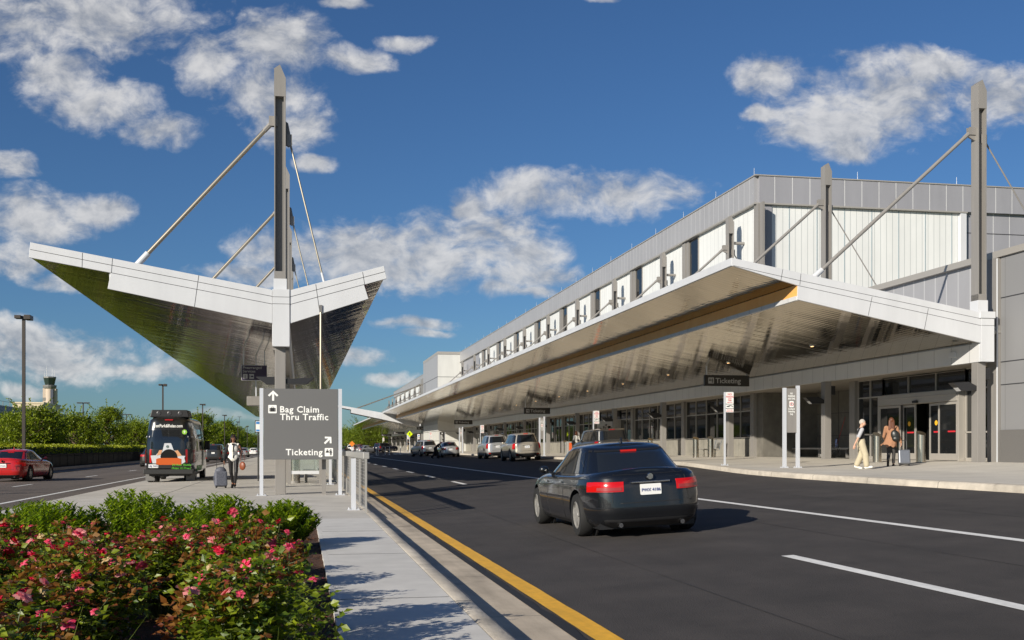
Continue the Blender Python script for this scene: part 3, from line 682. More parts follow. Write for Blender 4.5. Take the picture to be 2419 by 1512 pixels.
# ---------------------------------------------------------------- signs
def rrect(x0, x1, z0, z1, r=.03, n=4):
    pts = []
    for (cx, cz, a0) in ((x1-r, z0+r, -90), (x1-r, z1-r, 0), (x0+r, z1-r, 90), (x0+r, z0+r, 180)):
        for i in range(n+1):
            a = R(a0+90*i/n); pts.append((cx+r*math.cos(a), cz+r*math.sin(a)))
    return pts
def plate(t, name, x0, x1, z0, z1, y, m, r=.03, th=.006):
    b = MB(); b.prism(rrect(x0, x1, z0, z1, r), y-th, y); return b.build(name, m, t)
def flat(t, name, pts, y, m, th=.004):
    b = MB(); b.prism(pts, y-th, y); return b.build(name, m, t)
def arrow(t, cx, cz, s, ang, y, m):
    P = [(-.10,-.5),(.10,-.5),(.10,.16),(.36,-.10),(.50,.04),(0,.5),(-.50,.04),(-.36,-.10),(-.10,.16)]
    c, q = math.cos(ang), math.sin(ang)
    return flat(t, 'arrow', [(cx+s*(x*c-z*q), cz+s*(x*q+z*c)) for x, z in P], y, m)
def counter_icon(t, x0, z0, s, y, bgm, fgm):
    pl_ = plate(t, 'pictogram', x0, x0+s, z0, z0+s, y, bgm, s*.08)
    m = MB(); yy = y-.0065
    X = lambda u: x0+s*u; Z = lambda v: z0+s*v
    def q(pts): m.prism([(X(u), Z(v)) for u, v in pts], yy-.003, yy)
    def disc(u, v, r): q([(u+r*math.cos(k*math.pi/6), v+r*math.sin(k*math.pi/6)) for k in range(12)])
    disc(.30,.78,.075); disc(.72,.80,.075)
    q([(.10,.44),(.90,.44),(.90,.50),(.10,.50)]); q([(.14,.51),(.17,.68),(.40,.68),(.44,.51)]); q([(.40,.60),(.52,.56),(.54,.60),(.42,.68)])
    q([(.62,.12),(.69,.12),(.70,.43),(.62,.43)]); q([(.74,.12),(.81,.12),(.82,.43),(.73,.43)]); q([(.62,.51),(.61,.70),(.83,.70),(.82,.51)]); q([(.61,.68),(.50,.62),(.48,.67),(.60,.72)])
    m.build('figure', fgm, pl_); return pl_
def bag_icon(t, x0, z0, s, y, bgm, fgm):
    pl_ = plate(t, 'pictogram', x0, x0+s, z0, z0+s, y, bgm, s*.08); m = MB(); yy = y-.0065
    X = lambda u: x0+s*u; Z = lambda v: z0+s*v
    def q(pts): m.prism([(X(u), Z(v)) for u, v in pts], yy-.003, yy)
    q([(.25,.2),(.75,.2),(.75,.66),(.25,.66)]); q([(.14,.22),(.22,.2),(.22,.66),(.14,.62)]); q([(.78,.2),(.86,.22),(.86,.62),(.78,.66)])
    q([(.38,.67),(.42,.67),(.42,.75),(.58,.75),(.58,.67),(.62,.67),(.62,.79),(.38,.79)])
    m.build('figure', fgm, pl_); return pl_
def post_plate(b, x, y, z, s=.12):
    b.box(x-s, x+s, y-s, y+s, z, z+.015)
    for i in (-1, 1):
        for j in (-1, 1): b.tube((x+i*s*.75, y+j*s*.75, z+.015), (x+i*s*.75, y+j*s*.75, z+.05), .012, .012, 6)
# big direction sign
t = thing('direction_sign', 'large grey two-post direction sign pointing to Bag Claim, Thru Traffic and Ticketing', 'sign', (0, 31.9, 0))
for x in (-1.09, 1.11):
    b = MB(); b.box(x-.05, x+.05, 31.86, 31.96, 0, 3.04); post_plate(b, x, 31.91, 0, .14); b.build('post', silver, t)
b = MB(); b.box(-1.03, 1.05, 31.86, 31.94, 1.02, 3.03); b.build('board', signg, t, bevel=.006)
Y = 31.86-.002
arrow(t, -.765, 2.83, .29, 0, Y, letter)
bag_icon(t, -.90, 2.33, .235, Y, letter, signd)
text('lettering', 'Bag Claim', .25, letter, t, (-.585, Y-31.9-.002, 2.36), bold=.02, space=1.10)
text('lettering', 'Thru Traffic', .25, letter, t, (-.575, Y-31.9-.002, 2.145), bold=.02, space=1.10)
arrow(t, .765, 1.57, .27, R(-45), Y, letter)
text('lettering', 'Ticketing', .25, letter, t, (.61, Y-31.9-.002, 1.145), bold=.02, align='RIGHT', space=1.10)
counter_icon(t, .675, 1.11, .235, Y, letter, signd)

# hanging signs
def hang_sign(name, lab, grp, x, y, z, w, h, body, txt, icon='c', top=1.0, lm=lettg):
    t = thing(name, lab, 'sign', (x, y, z), grp)
    b = MB(); b.box(x-w/2, x+w/2, y-.1, y+.1, z, z+h); b.build('board', body, t, bevel=.008)
    for sx in (-w/2+.09, w/2-.15):
        b = MB(); b.box(x+sx, x+sx+.07, y-.035, y+.035, z+h, z+h+top*(1.0 if sx < 0 else .75)); b.build('hanger', silver, t)
    s = h*.55
    (counter_icon if icon == 'c' else bag_icon)(t, x-w/2+.18, z+h*.22, s, y-.101, lm, body)
    text('lettering', txt, h*.66, lm, t, (-w/2+.18+s+.09, -.104, h*.27), bold=.015)
    return t
hang_sign('hanging_sign', 'dark hanging Ticketing sign nearest the camera', 'Ticketing signs hung from the terminal canopy', 21.55, 53.6, 4.53, 2.42, .56, signd, 'Ticketing', top=1.05)
hang_sign('hanging_sign', 'dark hanging Ticketing sign above the pale off-roader, middle of the three', 'Ticketing signs hung from the terminal canopy', 21.2, 98.3, 4.45, 2.42, .56, signd, 'Ticketing', top=1.05)
hang_sign('hanging_sign', 'dark hanging Ticketing sign farthest down the canopy, above the silver sedan', 'Ticketing signs hung from the terminal canopy', 21.0, 143.3, 4.45, 2.42, .56, signd, 'Ticketing', top=1.05)
hang_sign('hanging_sign', 'dark hanging Bag Claim sign just left of the yellow crossing sign', 'Bag Claim signs', 20.4, 233, 4.2, 2.42, .56, signd, 'Bag Claim', 'b', top=1.3)
hang_sign('hanging_sign', 'smaller-looking Bag Claim sign farthest away in front of the trees', 'Bag Claim signs', 20.6, 270, 4.2, 2.42, .56, signd, 'Bag Claim', 'b', top=1.3)
t = thing('hanging_sign', 'long dark hanging sign beneath the cross canopy', 'sign', (20.5, 188, 4.6)); b = MB(); b.box(19.5, 21.6, 187.9, 188.1, 4.45, 4.95); b.build('board', signd, t)
arrow(t, 19.9, 4.7, .3, R(45), 187.9, lettg); text('lettering', 'Terminal', .26, lettg, t, (-.3, -.105, 0), bold=.01)
for sx in (19.6, 21.5):
    b = MB(); b.box(sx-.03, sx+.03, 187.97, 188.03, 4.95, 5.6); b.build('hanger', silver, t)
t = thing('hanging_sign', 'purple hanging sign reading Prearranged Services under the median canopy', 'sign', (-2.1, 43.8, 4.0))
b = MB(); b.box(-2.235, -1.30, 43.75, 43.85, 3.98, 4.54); b.build('board', signp, t); b = MB(); b.box(-2.25,-1.285,43.77,43.83,3.965,4.555); b.build('frame', alw, t)
text('lettering', 'Prearranged', .145, lettg, t, (-.10, -.055, .41), bold=.01); text('lettering', 'Services', .145, lettg, t, (-.10, -.055, .27), bold=.01)
plate(t, 'pictogram', -2.19, -2.02, 4.03, 4.21, 43.749, lettg, .01); text('lettering', '1', .15, signp, t, (-.045, -.062, .06), bold=.02)
plate(t, 'pictogram', -1.96, -1.78, 4.03, 4.21, 43.749, lettg, .01)
b = MB(); b.prism([(-1.90,4.09),(-1.80,4.09),(-1.80,4.12),(-1.82,4.15),(-1.87,4.15),(-1.90,4.12)], 43.738, 43.742); b.box(-1.945,-1.925,43.738,43.742,4.07,4.17); b.build('figure', signp, t)
for sx in (-2.17, -1.38):
    b = MB(); b.box(sx-.02, sx+.02, 43.78, 43.82, 4.555, 5.35+(.1 if sx < -2 else 0)); b.build('hanger', silver, t)
t = thing('hanging_box', 'small grey box sign under the left wing of the median canopy', 'sign box', (-1.9, 46.5, 3.2))
b = MB(); b.box(-2.18, -1.45, 46.5, 47.3, 3.1, 3.48); b.build('box', steel, t, bevel=.01)
b = MB(); b.box(-1.85, -1.8, 46.9, 46.95, 3.48, 5.3); b.build('hanger', silver, t)
t = thing('bus_stop_sign', 'small framed bus stop panel left of the direction sign post', 'sign', (-1.75, 46, 0))
b = MB(); b.box(-1.83,-1.6,45.95,46.05,1.97,2.47); b.build('frame', blackm, t); plate(t, 'panel', -1.80, -1.63, 2.0, 2.44, 45.949, platew, .02)
b = MB(); b.box(-1.785,-1.645,45.935,45.942,2.32,2.42); b.box(-1.785,-1.645,45.935,45.942,2.02,2.1); b.build('printing', mat('print_blue',(.05,.2,.5),.5), t)
b = MB(); b.tube((-1.7,46,0),(-1.7,46,1.97),.03,.03,8); b.build('post', blk, t)

# no-parking posts
def parking_post(x, y, lab, kind='np', grp='no parking posts along the terminal kerb'):
    z = plaza_z(x, y); t = thing('no_parking_sign', lab, 'sign', (x, y, z), grp)
    b = MB(); b.box(x-.03, x+.03, y-.03, y+.03, z, z+2.72); post_plate(b, x, y, z, .11); b.build('post', silver, t)
    x0 = x+.035; Y_ = y-.03; W = .30
    o = plate(t, 'plate', x0, x0+W, z+2.28, z+2.72, Y_, platew, .03)
    m = MB(); m.prism(rrect(x0+.008, x0+W-.008, z+2.288, z+2.712, .025), Y_-.007, Y_-.0065)
    cx = .035+W/2; ty = -.03-.008
    if kind == 'np':
        text('lettering', 'NO', .105, red_l, t, (cx, ty, 2.60), align='CENTER', bold=.015); text('lettering', 'PARKING', .088, red_l, t, (cx, ty, 2.515), align='CENTER', bold=.012, sx=.80)
        text('lettering', 'ANY', .07, red_l, t, (cx, ty, 2.445), align='CENTER', bold=.01); text('lettering', 'TIME', .07, red_l, t, (cx, ty, 2.38), align='CENTER', bold=.01)
        flat(t, 'arrow', [(x0+.05,z+2.33),(x0+.09,z+2.355),(x0+.09,z+2.337),(x0+.25,z+2.337),(x0+.25,z+2.323),(x0+.09,z+2.323),(x0+.09,z+2.305)], Y_-.007, red_l)
    else:
        text('lettering', 'NO', .08, red_l, t, (cx, ty, 2.63), align='CENTER', bold=.01)
        b = MB(); b.box(x0+.06,x0+.24,Y_-.012,Y_-.007,z+2.38,z+2.58); b.build('badge', mat('print_blue',(.05,.2,.5),.5), t)
    o = plate(t, 'plate', x0, x0+W, z+2.12, z+2.26, Y_, platew, .02)
    b = MB(); b.prism([(x0+.03,z+2.17),(x0+.13,z+2.17),(x0+.16,z+2.21),(x0+.28,z+2.17),(x0+.28,z+2.20),(x0+.16,z+2.235),(x0+.08,z+2.21),(x0+.03,z+2.20)], Y_-.011, Y_-.007)
    b.build('tow_picture', blk, o)
    plate(t, 'plate', x0, x0+W, z+1.97, z+2.10, Y_, platew, .02)
    text('lettering', 'PICK UP AND', .036, red_l, t, (cx, ty, 2.045), align='CENTER', bold=.01); text('lettering', 'DROP OFF ONLY', .036, red_l, t, (cx, ty, 1.995), align='CENTER', bold=.01)
    return t
parking_post(15.45, 38.6, 'no parking post nearest the camera, left of the grey two-post totem')
parking_post(16.6, 61.5, 'no parking post standing above the roof of the dark boxy wagon')
parking_post(16.6, 102.2, 'no parking post between the silver sedan and the silver off-roader')
parking_post(16.6, 144, 'no parking post in front of the pale stair tower wall')
parking_post(16.7, 160, 'disabled parking post right of the yellow crossing sign', 'h')
parking_post(16.7, 176, 'disabled parking post directly behind the yellow crossing sign', 'h')
parking_post(16.9, 232, 'far no parking post left of the yellow crossing sign')
# totems
def totem(x, y, lab, w=.62, txt=True):
    z = plaza_z(x, y); t = thing('parking_totem', lab, 'sign', (x, y, z), 'grey two-post totems on the kerb')
    for s in (-1, 1):
        b = MB(); b.box(x+s*w/2*.78-.055, x+s*w/2*.78+.055, y-.05, y+.05, z, z+(2.72 if s < 0 else 2.80)); post_plate(b, x+s*w/2*.78, y, z, .11); b.build('post', silver, t)
    b = MB(); b.box(x-w/2*.78+.056, x+w/2*.78-.056, y-.03, y+.03, z+1.20, z+2.70); b.build('board', steel, t)
    if txt:
        for s, zz, q in (('NO', 2.50, .085), ('PARKING', 2.41, .085), ('ANYTIME', 2.32, .085), ('Loading &', 1.98, .08), ('Unloading', 1.89, .08), ('Only', 1.80, .08)):
            text('lettering', s, q, letter, t, (0, -.034, zz), align='CENTER', bold=.02, sx=.72)
        plate(t, 'pictogram', x-.075, x+.075, z+2.06, z+2.27, y-.031, letter, .02)
        b = MB(); b.lathe([(.048,-.003),(.064,-.003),(.064,0),(.048,0),(.048,-.003)], (x, y-.04, z+2.165), axis='y', n=20, cap=False); b.build('prohibition_ring', red_l, t)
        text('lettering', 'P', .09, signd, t, (0, -.041, 2.132), align='CENTER', bold=.02)
    return t
totem(16.4, 35.0, 'grey two-post totem reading No Parking Anytime, Loading and Unloading Only')
totem(16.75, 76, 'narrow grey totem right behind the pale off-roader', .42)
totem(16.75, 116, 'narrow grey totem right of the silver sedan', .42)
t = thing('directory_totem', 'dark directory totem with white lines and red letters by the stair tower', 'sign', (18.8, 148, .8))
b = MB(); b.box(18.45,19.15,147.95,148.05,1.4,3.5); b.build('board', signd, t)
for s in (18.42, 19.18):
    b = MB(); b.box(s-.04,s+.04,147.95,148.05,.8,3.5); b.build('post', silver, t)
arrow(t, 18.8, 3.3, .22, 0, 147.95, letter)
for i in range(7):
    b = MB(); b.box(18.52,18.8+.05*(i % 4),147.942,147.946,3.05-.14*i,3.10-.14*i); b.build('text_line', letter, t)
text('lettering', 'FDC', .3, red_l, t, (0, -.06, 1.1), align='CENTER', bold=.02)
# pedestrian crossing sign
z = plaza_z(14.3, 147); t = thing('crossing_sign', 'bright yellow-green diamond pedestrian crossing sign on a post', 'sign', (14.3, 147, z))
b = MB(); b.tube((14.3,147,z),(14.3,147,z+3.0),.035,.035,8); b.build('post', silver, t)
o = flat(t, 'diamond', [(14.3,z+2.15),(14.72,z+2.57),(14.3,z+2.99),(13.88,z+2.57)], 146.96, mat('signal_yellow',(.66,.84,.0),.5), .01)
m = MB(); q = lambda P: m.prism([(14.3+u*.55, z+2.57+v*.55) for u, v in P], 146.942, 146.948)
q([(-.02,.33),(.06,.33),(.08,.40),(.02,.45),(-.04,.40)]); q([(-.10,.06),(-.05,.30),(.06,.30),(.10,.05),(.02,.02)]); q([(-.02,.03),(-.12,-.35),(-.2,-.38),(-.10,.03)]); q([(.0,.03),(.10,.03),(.16,-.36),(.24,-.40),(.10,-.40)]); q([(-.05,.28),(-.22,.08),(-.17,.04),(-.04,.18)]); q([(.06,.28),(.2,.1),(.24,.13),(.1,.3)])
m.build('walking_figure', blackm, o)
# white delineators on the far crossing
for i, (x, y) in enumerate([(7.5,156),(8.4,156),(9.3,156),(10.2,152),(10.8,157),(11.8,157),(12.0,152),(13.2,148.5)]):
    z = rz(x) if x < 13.3 else plaza_z(x, y); t = thing('delineator_post', f'slim white delineator post at the far crosswalk, {ordn[i] if i else "first"} from the left', 'bollard', (x, y, z), 'white delineators at the far crosswalk')
    b = MB(); b.tube((x,y,z),(x,y,z+1.05),.05,.045,8); b.ell((x,y,z+1.05),.045,8,4); b.build('post', platew, t, smooth=True)
    b = MB(); b.tube((x,y,z+.8),(x,y,z+.88),.054,.054,8,False); b.build('reflective_band', galv_l, t)
t = thing('roadworks_sign', 'small orange diamond sign far down the road by the trees', 'sign', (9.3, 205, .2)); flat(t, 'board', [(9.3,1.55),(9.85,2.1),(9.3,2.65),(8.75,2.1)], 205, mat('orange_sign',(.75,.22,.02),.6), .02)
b = MB(); b.box(9.2,9.4,205.02,205.06,.2,2.0); b.build('stand', silver, t)
# stainless bollards
def bollard(x, y, lab, h=1.15, r=.165):
    z = plaza_z(x, y); t = thing('steel_bollard', lab, 'bollard', (x, y, z), 'polished steel bollards before the terminal')
    b = MB(); n = 24; vs = []
    for (hh, sl) in ((0, 0), (h, .16)):
        for i in range(n):
            a = 2*math.pi*i/n; vs.append((x+r*math.cos(a), y+r*math.sin(a), z+hh-sl*(.5-.5*math.sin(a)) if hh else z))
    b.add(vs, [(i, (i+1) % n, n+(i+1) % n, n+i) for i in range(n)]+[tuple(range(n, 2*n))]); b.build('tube', inox, t, smooth=30)
    b = MB(); b.lathe([(r+.03,0),(r+.03,.012),(r,.014)], (x,y,z), n=24); b.build('base_ring', steel, t)
bollard(21.6, 38.6, 'polished steel bollard between the grey-haired man and the woman in the long cardigan')
bollard(22.1, 36.4, 'polished steel bollard right of the grey suitcase, before the open door')
bollard(21.3, 57.4, 'polished steel bollard at the left end of the metal bench')
bollard(22.0, 57.0, 'polished steel bollard at the right end of the metal bench')
bollard(21.4, 88, 'polished steel bollard right of the woman in white'); bollard(21.5, 66, 'polished steel bollard seen through the moving dark saloon windows'); bollard(21.5, 124, 'far steel bollard by the wheelchairs')
# metal bench between bollards
z = .82; t = thing('metal_bench', 'perforated metal bench with sloping backrest between two steel bollards', 'bench', (22.6, 58.2, z))
b = MB(); b.prism([(22.1,z+.45),(22.55,z+.40),(22.6,z+.44),(22.12,z+.48)], 57.1, 59.1); b.build('seat', steel, t)
for i in range(9):
    b = MB(); zz = z+.50+.055*i; xx = 22.62+.018*i; b.box(xx,xx+.015,57.2,59.0,zz,zz+.042); b.build('back_slat', galv_l, t)
for y in (57.25, 58.1, 58.95):
    b = MB(); b.tube((22.35,y,z),(22.35,y,z+.42),.045,.045,10); b.tube((22.6,y,z+.42),(22.78,y,z+1.0),.02,.02,6); b.build('leg', inox, t, smooth=True)
for (ya, yb, lab) in ((50.5, 57.0, 'low flat bench against the dark alcove wall, left of the wheelchair'), (47.3, 49.6, 'low flat bench against the dark alcove wall, right of the wheelchair')):
    t = thing('low_bench', lab, 'bench', (26.9, ya, .85), 'low benches in the alcove'); b = MB(); b.box(26.7,27.2,ya,yb,1.27,1.36); b.build('seat', galv_l, t, bevel=.01)
    for y in (ya+.3, (ya+yb)/2, yb-.3):
        b = MB(); b.box(26.75,27.15,y,y+.06,.85,1.27); b.build('leg', steel, t)
# wheelchairs and luggage carts
def wheelchair(x, y, z, rzz, lab, dark=True):
    t = thing('wheelchair', lab, 'wheelchair', (x, y, z), None if dark else 'wheelchairs parked by the far entrance', rzz)
    fm = blk if dark else galv_l
    for s in (-1, 1):
        b = MB(); n = 24
        for i in range(n):
            a0, a1 = 2*math.pi*i/n, 2*math.pi*(i+1)/n
            b.tube((s*.30,.30*math.sin(a0),.31+.30*math.cos(a0)), (s*.30,.30*math.sin(a1),.31+.30*math.cos(a1)), .014, .014, 6, False)
            if i % 3 == 0: b.tube((s*.30,0,.31),(s*.30,.30*math.sin(a0),.31+.30*math.cos(a0)),.004,.004,4,False)
        b.tube((s*.27,0,.31),(s*.33,0,.31),.03,.03,8); b.build('large_wheel', blackm, t, world=False)
        b = MB(); b.lathe([(.0,-.015),(.09,-.015),(.10,0),(.09,.015),(.0,.015)], (s*.24,.48,.10), axis='x', n=14); b.build('castor', galv_l, t, world=False)
        b = MB(); b.path([(s*.25,-.18,.95),(s*.25,-.14,.50),(s*.25,.30,.47),(s*.25,.52,.12),(s*.20,.66,.10)], .013, 6); b.path([(s*.25,-.15,.70),(s*.25,.25,.70),(s*.25,.28,.47)], .012, 6); b.path([(s*.25,-.18,.95),(s*.25,-.28,.97)],.014,6); b.path([(s*.25,.42,.2),(s*.24,.48,.10)],.012,6); b.build('side_frame', fm, t, world=False)
        b = MB(); b.box(s*.02,s*.20,.60,.74,.09,.11); b.build('footrest', blk, t, world=False)
    b = MB(); b.box(-.24,.24,-.14,.28,.46,.49); b.build('seat', blk, t, world=False, bevel=.01)
    b = MB(); b.box(-.24,.24,-.19,-.15,.52,.93); b.build('backrest', mat('navy_fabric',(.02,.04,.12),.8), t, world=False, bevel=.01)
    b = MB(); b.tube((.24,-.2,.5),(.24,-.62,2.0),.012,.010,6); b.build('flag_pole', mat('red_pole',(.45,.02,.02),.4), t, world=False)
    return t
wheelchair(25.2, 49.2, .86, R(70), 'dark folding wheelchair with tall red pole parked in the alcove')
w1 = wheelchair(20.6, 108, .8, R(60), 'blue-backed wheelchair with red pole by the far entrance, leftmost of the row', False)
dup(w1, (21.4, 106.6, .82), R(60), 'blue-backed wheelchair with red pole by the far entrance, middle of the row'); dup(w1, (21.0, 103.6, .82), R(60), 'blue-backed wheelchair with red pole by the far entrance, rightmost of the row')
def cart(x, y, z, rzz, lab):
    t = thing('luggage_cart', lab, 'luggage cart', (x, y, z), 'silver luggage carts by the far entrance', rzz)
    b = MB(); b.path([(-.3,-.45,1.05),(-.3,-.40,.22),(-.3,.55,.18)], .022, 6); b.path([(.3,-.45,1.05),(.3,-.40,.22),(.3,.55,.18)], .022, 6); b.path([(-.3,-.45,1.05),(.3,-.45,1.05)], .022, 6); b.path([(-.3,.55,.18),(.3,.55,.18)],.02,6)
    for zz in (.4,.6,.8): b.path([(-.3,-.42,zz),(.3,-.42,zz)],.01,6)
    b.build('frame', galv_l, t, world=False); b = MB(); b.box(-.3,.3,-.4,.5,.19,.22); b.build('deck', steel, t, world=False)
    for (a, c) in ((-.27,.5),(.27,.5),(0,-.45)):
        b = MB(); b.lathe([(0,-.02),(.085,-.02),(.085,.02),(0,.02)], (a,c,.085), axis='x', n=12); b.build('wheel', blk, t, world=False)
    return t
c1 = cart(20.5, 101.2, .8, R(100), 'silver luggage cart left in the row beside the wheelchairs')
dup(c1, (20.2, 99.4, .8), R(100), 'silver luggage cart nearest the camera, right of the wheelchairs')
t = thing('litter_bin', 'grey and black rectangular litter bin beside a terminal column', 'litter bin', (20.8, 84, .8))
b = MB(); b.box(20.5,21.15,83.7,84.3,.82,1.85); b.build('body', galv_l, t, bevel=.02); b = MB(); b.box(20.62,20.84,83.68,83.70,1.15,1.75); b.build('red_panel', mat('orange_panel',(.6,.1,.02),.5), t); b = MB(); b.box(20.88,21.1,83.68,83.70,1.15,1.75); b.build('slot', blk, t)
b = MB(); b.box(20.8,20.92,83.8,84.1,.8,1.0); b.build('base', inox, t)

# ---------------------------------------------------------------- mesh fence on the island
t = thing('mesh_fence', 'pale metal fence with welded wire panels along the island kerb', 'fence', (1.33, 23, 0))
b = MB(); b.box(1.27, 1.40, 22.98, 140, 1.12, 1.26); b.build('top_rail', galv_l, t, bevel=.01)
pm = MB()
for i in range(14): pm.box(-.0025,.0025,.03,2.37,.10+.074*i,.106+.074*i)
for i in range(16): pm.box(-.0016,.0016,.08+.148*i,.085+.148*i,.09,1.10)
pm.box(-.012,.012,.03,2.37,.075,.095); pm.box(-.012,.012,.03,2.37,1.095,1.115)
pmesh = pm.mesh('wire_panel', galv_l)
qm = MB(); qm.box(-.022,.022,-.022,.022,0,1.12); qmesh = qm.mesh('fence_post', galv_l)
for i in range(46):
    o = bpy.data.objects.new('wire_panel', pmesh); col.objects.link(o); o.parent = t; o.location = (0, 2.45*i+.03, 0)
    o = bpy.data.objects.new('fence_post', qmesh); col.objects.link(o); o.parent = t; o.location = (0, 2.45*i, 0)
for i, y in enumerate([24.2, 41.0]):
    x = 1.13 if i == 0 else 1.07; t = thing('steel_post', 'silver square post with base plate just inside the near end of the mesh fence' if i == 0 else 'silver square post with base plate seen between direction sign and fence', 'post', (x, y, 0))
    b = MB(); b.box(x-.05, x+.05, y-.05, y+.05, 0, 1.12 if i == 0 else 2.9); b.build('post', silver, t); b = MB(); post_plate(b, x, y, 0, .13); b.build('base_plate', silver, t)
# bus shelter under the canopy
t = thing('bus_shelter', 'glass waiting shelter with grey frame under the median canopy', 'shelter', (0, 42, 0))
for (x, y) in ((-.41,41.5),(.73,41.5),(-.41,47.5),(.73,47.5)):
    b = MB(); b.box(x-.06,x+.06,y-.05,y+.05,0,2.5); b.build('post', steel, t)
b = MB(); b.box(-.35,.67,41.47,41.53,.38,.50); b.box(-.35,.67,41.47,41.53,2.38,2.5); b.box(.69,.77,41.55,47.45,2.38,2.5); b.box(.69,.77,41.55,47.45,.38,.5); b.build('rail', alw, t)
gl = mat('clear_glass', (.75,.85,.82), .02, trans=.92)
b = MB(); b.box(-.34,.66,41.49,41.50,.51,2.37); b.build('glass_pane', gl, t); b = MB(); b.box(.73,.74,41.6,47.4,.51,2.37); b.build('glass_pane', gl, t)
b = MB(); b.box(.1,.6,43,46.5,.42,.48); b.box(.55,.6,43,46.5,.5,.9); b.build('bench', galv_l, t)
b = MB(); b.tube((.2,43.6,0),(.2,43.6,.42),.06,.06,8); b.tube((.2,46,0),(.2,46,.42),.06,.06,8); b.build('bench_leg', steel, t)
t = thing('litter_bin', 'round polished metal litter bin inside the waiting shelter', 'litter bin', (-.22, 43, 0)); b = MB(); b.lathe([(.2,0),(.2,.95),(.17,1.0),(.0,1.0)], (-.22,43,0), n=20); b.build('body', inox, t, smooth=30); b = MB(); b.lathe([(.21,.0),(.21,.08)], (-.22,43,0), n=20); b.build('base_ring', steel, t)

# ---------------------------------------------------------------- left roadside: railing, lamps, deck, control tower
t = thing('roadside_railing', 'black metal picket railing on the far side of the left road', 'railing', (-15.9, 30, .06))
b = MB(); b.box(-15.95,-15.88,-10,330,.92,.97); b.box(-15.93,-15.9,-10,330,.80,.83); b.box(-15.93,-15.9,-10,330,.12,.15); b.build('rail', blackm, t)
pk = MB()
y = 35.0
while y < 215: pk.box(-15.95,-15.90,y,y+.06,.06,.92); y += .10 if y < 110 else .22
tag(pk.build('pickets', blackm, t), kind='stuff')
b = MB(); 
for i in range(100): b.box(-15.94,-15.88,40+2.4*i,40.06+2.4*i,.06,.95)
tag(b.build('posts', blackm, t), kind='stuff')
def lamp(x, y, h, lab, grp, heads=1, s=1.0):
    t = thing('street_lamp', lab, 'street lamp', (x, y, 0), grp)
    b = MB(); b.box(x-.09,x+.09,y-.09,y+.09,0,h); b.build('pole', mat('bronze_paint',(.045,.035,.028),.5), t)
    b = MB(); b.box(x-.2,x+.2,y-.2,y+.2,0,.5); b.build('base', conc, t)
    for sg in ((-1, 1) if heads == 2 else (-1, 1)):
        w = .95 if heads == 2 else .38
        b = MB(); b.box(x+sg*.12, x+sg*(.12+w), y-.3+(-.25 if sg > 0 and heads == 1 else 0), y+.3, h-.18-(.08 if sg > 0 and heads == 1 else 0), h+.02); b.build('lamp_head', MATS['bronze_paint'], t, bevel=.02)
    return t
LY = [73.3, 144, 201, 258, 312, 366]
for i, y in enumerate(LY): lamp(-17.0, y, 9.6-.25*i, ('tall bronze street lamp nearest, at the left edge above the red car' if i == 0 else f'tall bronze street lamp along the left road, {ordn[i]} one away'), 'lamps along the left road')
lamp(-38.8, 211, 9.6, 'bronze twin-head lamp rising among the trees, left of the tallest tree', 'twin-head car park lamps', 2); lamp(-42, 283, 9.6, 'bronze twin-head lamp rising among the trees, just left of the shuttle van', 'twin-head car park lamps', 2)
lamp(-34, 640, 19, 'very distant thin light mast above the far trees', None, 2)
t = thing('parking_deck', 'concrete parking deck with rail behind the trees at far left', 'building', (-60, 200, 0))
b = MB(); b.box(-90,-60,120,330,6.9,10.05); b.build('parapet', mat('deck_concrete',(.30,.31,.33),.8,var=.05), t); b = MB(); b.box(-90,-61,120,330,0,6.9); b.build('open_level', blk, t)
b = MB(); b.box(-60.1,-60.0,120,330,10.9,10.97)
for i in range(40): b.box(-60.1,-60.0,122+5.2*i,122.1+5.2*i,10.05,10.9)
b.build('handrail', steel, t)
for i in range(12):
    b = MB(); b.box(-60.9,-60.2,125+17*i,126+17*i,0,6.9); b.build('column', MATS['deck_concrete'], t)
t = thing('service_block', 'cream low service building at the foot of the control tower', 'building', (-100, 440, 0))
b = MB(); b.box(-106,-95.2,440,470,0,18.0); b.build('walls', mat('cream_render',(.62,.52,.38),.8), t); b = MB(); b.box(-106.3,-94.9,439.7,470.3,18.0,18.6); b.build('parapet', MATS['cream_render'], t); b = MB(); b.box(-95.2,-95.1,446,466,5,15); b.build('dark_recess', blk, t)
TX, TY = -129.8, 615.0
t = thing('control_tower', 'tall cream airport control tower with dark glass cab', 'tower', (TX, TY, 0)); cr = mat('tower_cream', (.52,.42,.34), .8)
b = MB(); b.box(TX-3.9,TX-1.9,TY-2.5,TY+4,0,33.6); b.build('shaft', cr, t)
b = MB(); b.lathe([(3.0,0),(3.0,33.6)], (TX+.2,TY-.5,0), n=20); b.build('shaft', cr, t, smooth=30)
b = MB(); b.box(TX+2.1,TX+4.2,TY-2,TY+4,0,33.6); b.build('shaft', cr, t)
b = MB(); b.box(TX+1.2,TX+2.9,TY-3.6,TY-1,0,33); b.build('dark_slot', mat('tower_slot',(.05,.06,.09),.6), t)
for zz in (20.5, 27.0, 14.0):
    b = MB(); b.box(TX-3.95,TX-1.5,TY-2.7,TY-2.4,zz,zz+1.6); b.build('balcony', steel, t)
t.scale = (.78, .78, .97)
b = MB(); b.lathe([(4.0,33.6),(4.4,34.6),(4.4,35.4),(3.4,35.5)], (TX,TY,0), n=16); b.build('gallery', steel_d, t)
b = MB(); b.lathe([(3.0,35.5),(4.0,39.2),(4.05,39.25)], (TX,TY,0), n=8); b.build('cab_glass', mat('cab_glass',(.015,.028,.026),.3), t)
b = MB(); b.lathe([(3.9,39.2),(4.15,39.3),(4.1,40.0),(0,40.2)], (TX,TY,0), n=8); b.build('cab_roof', steel_d, t)
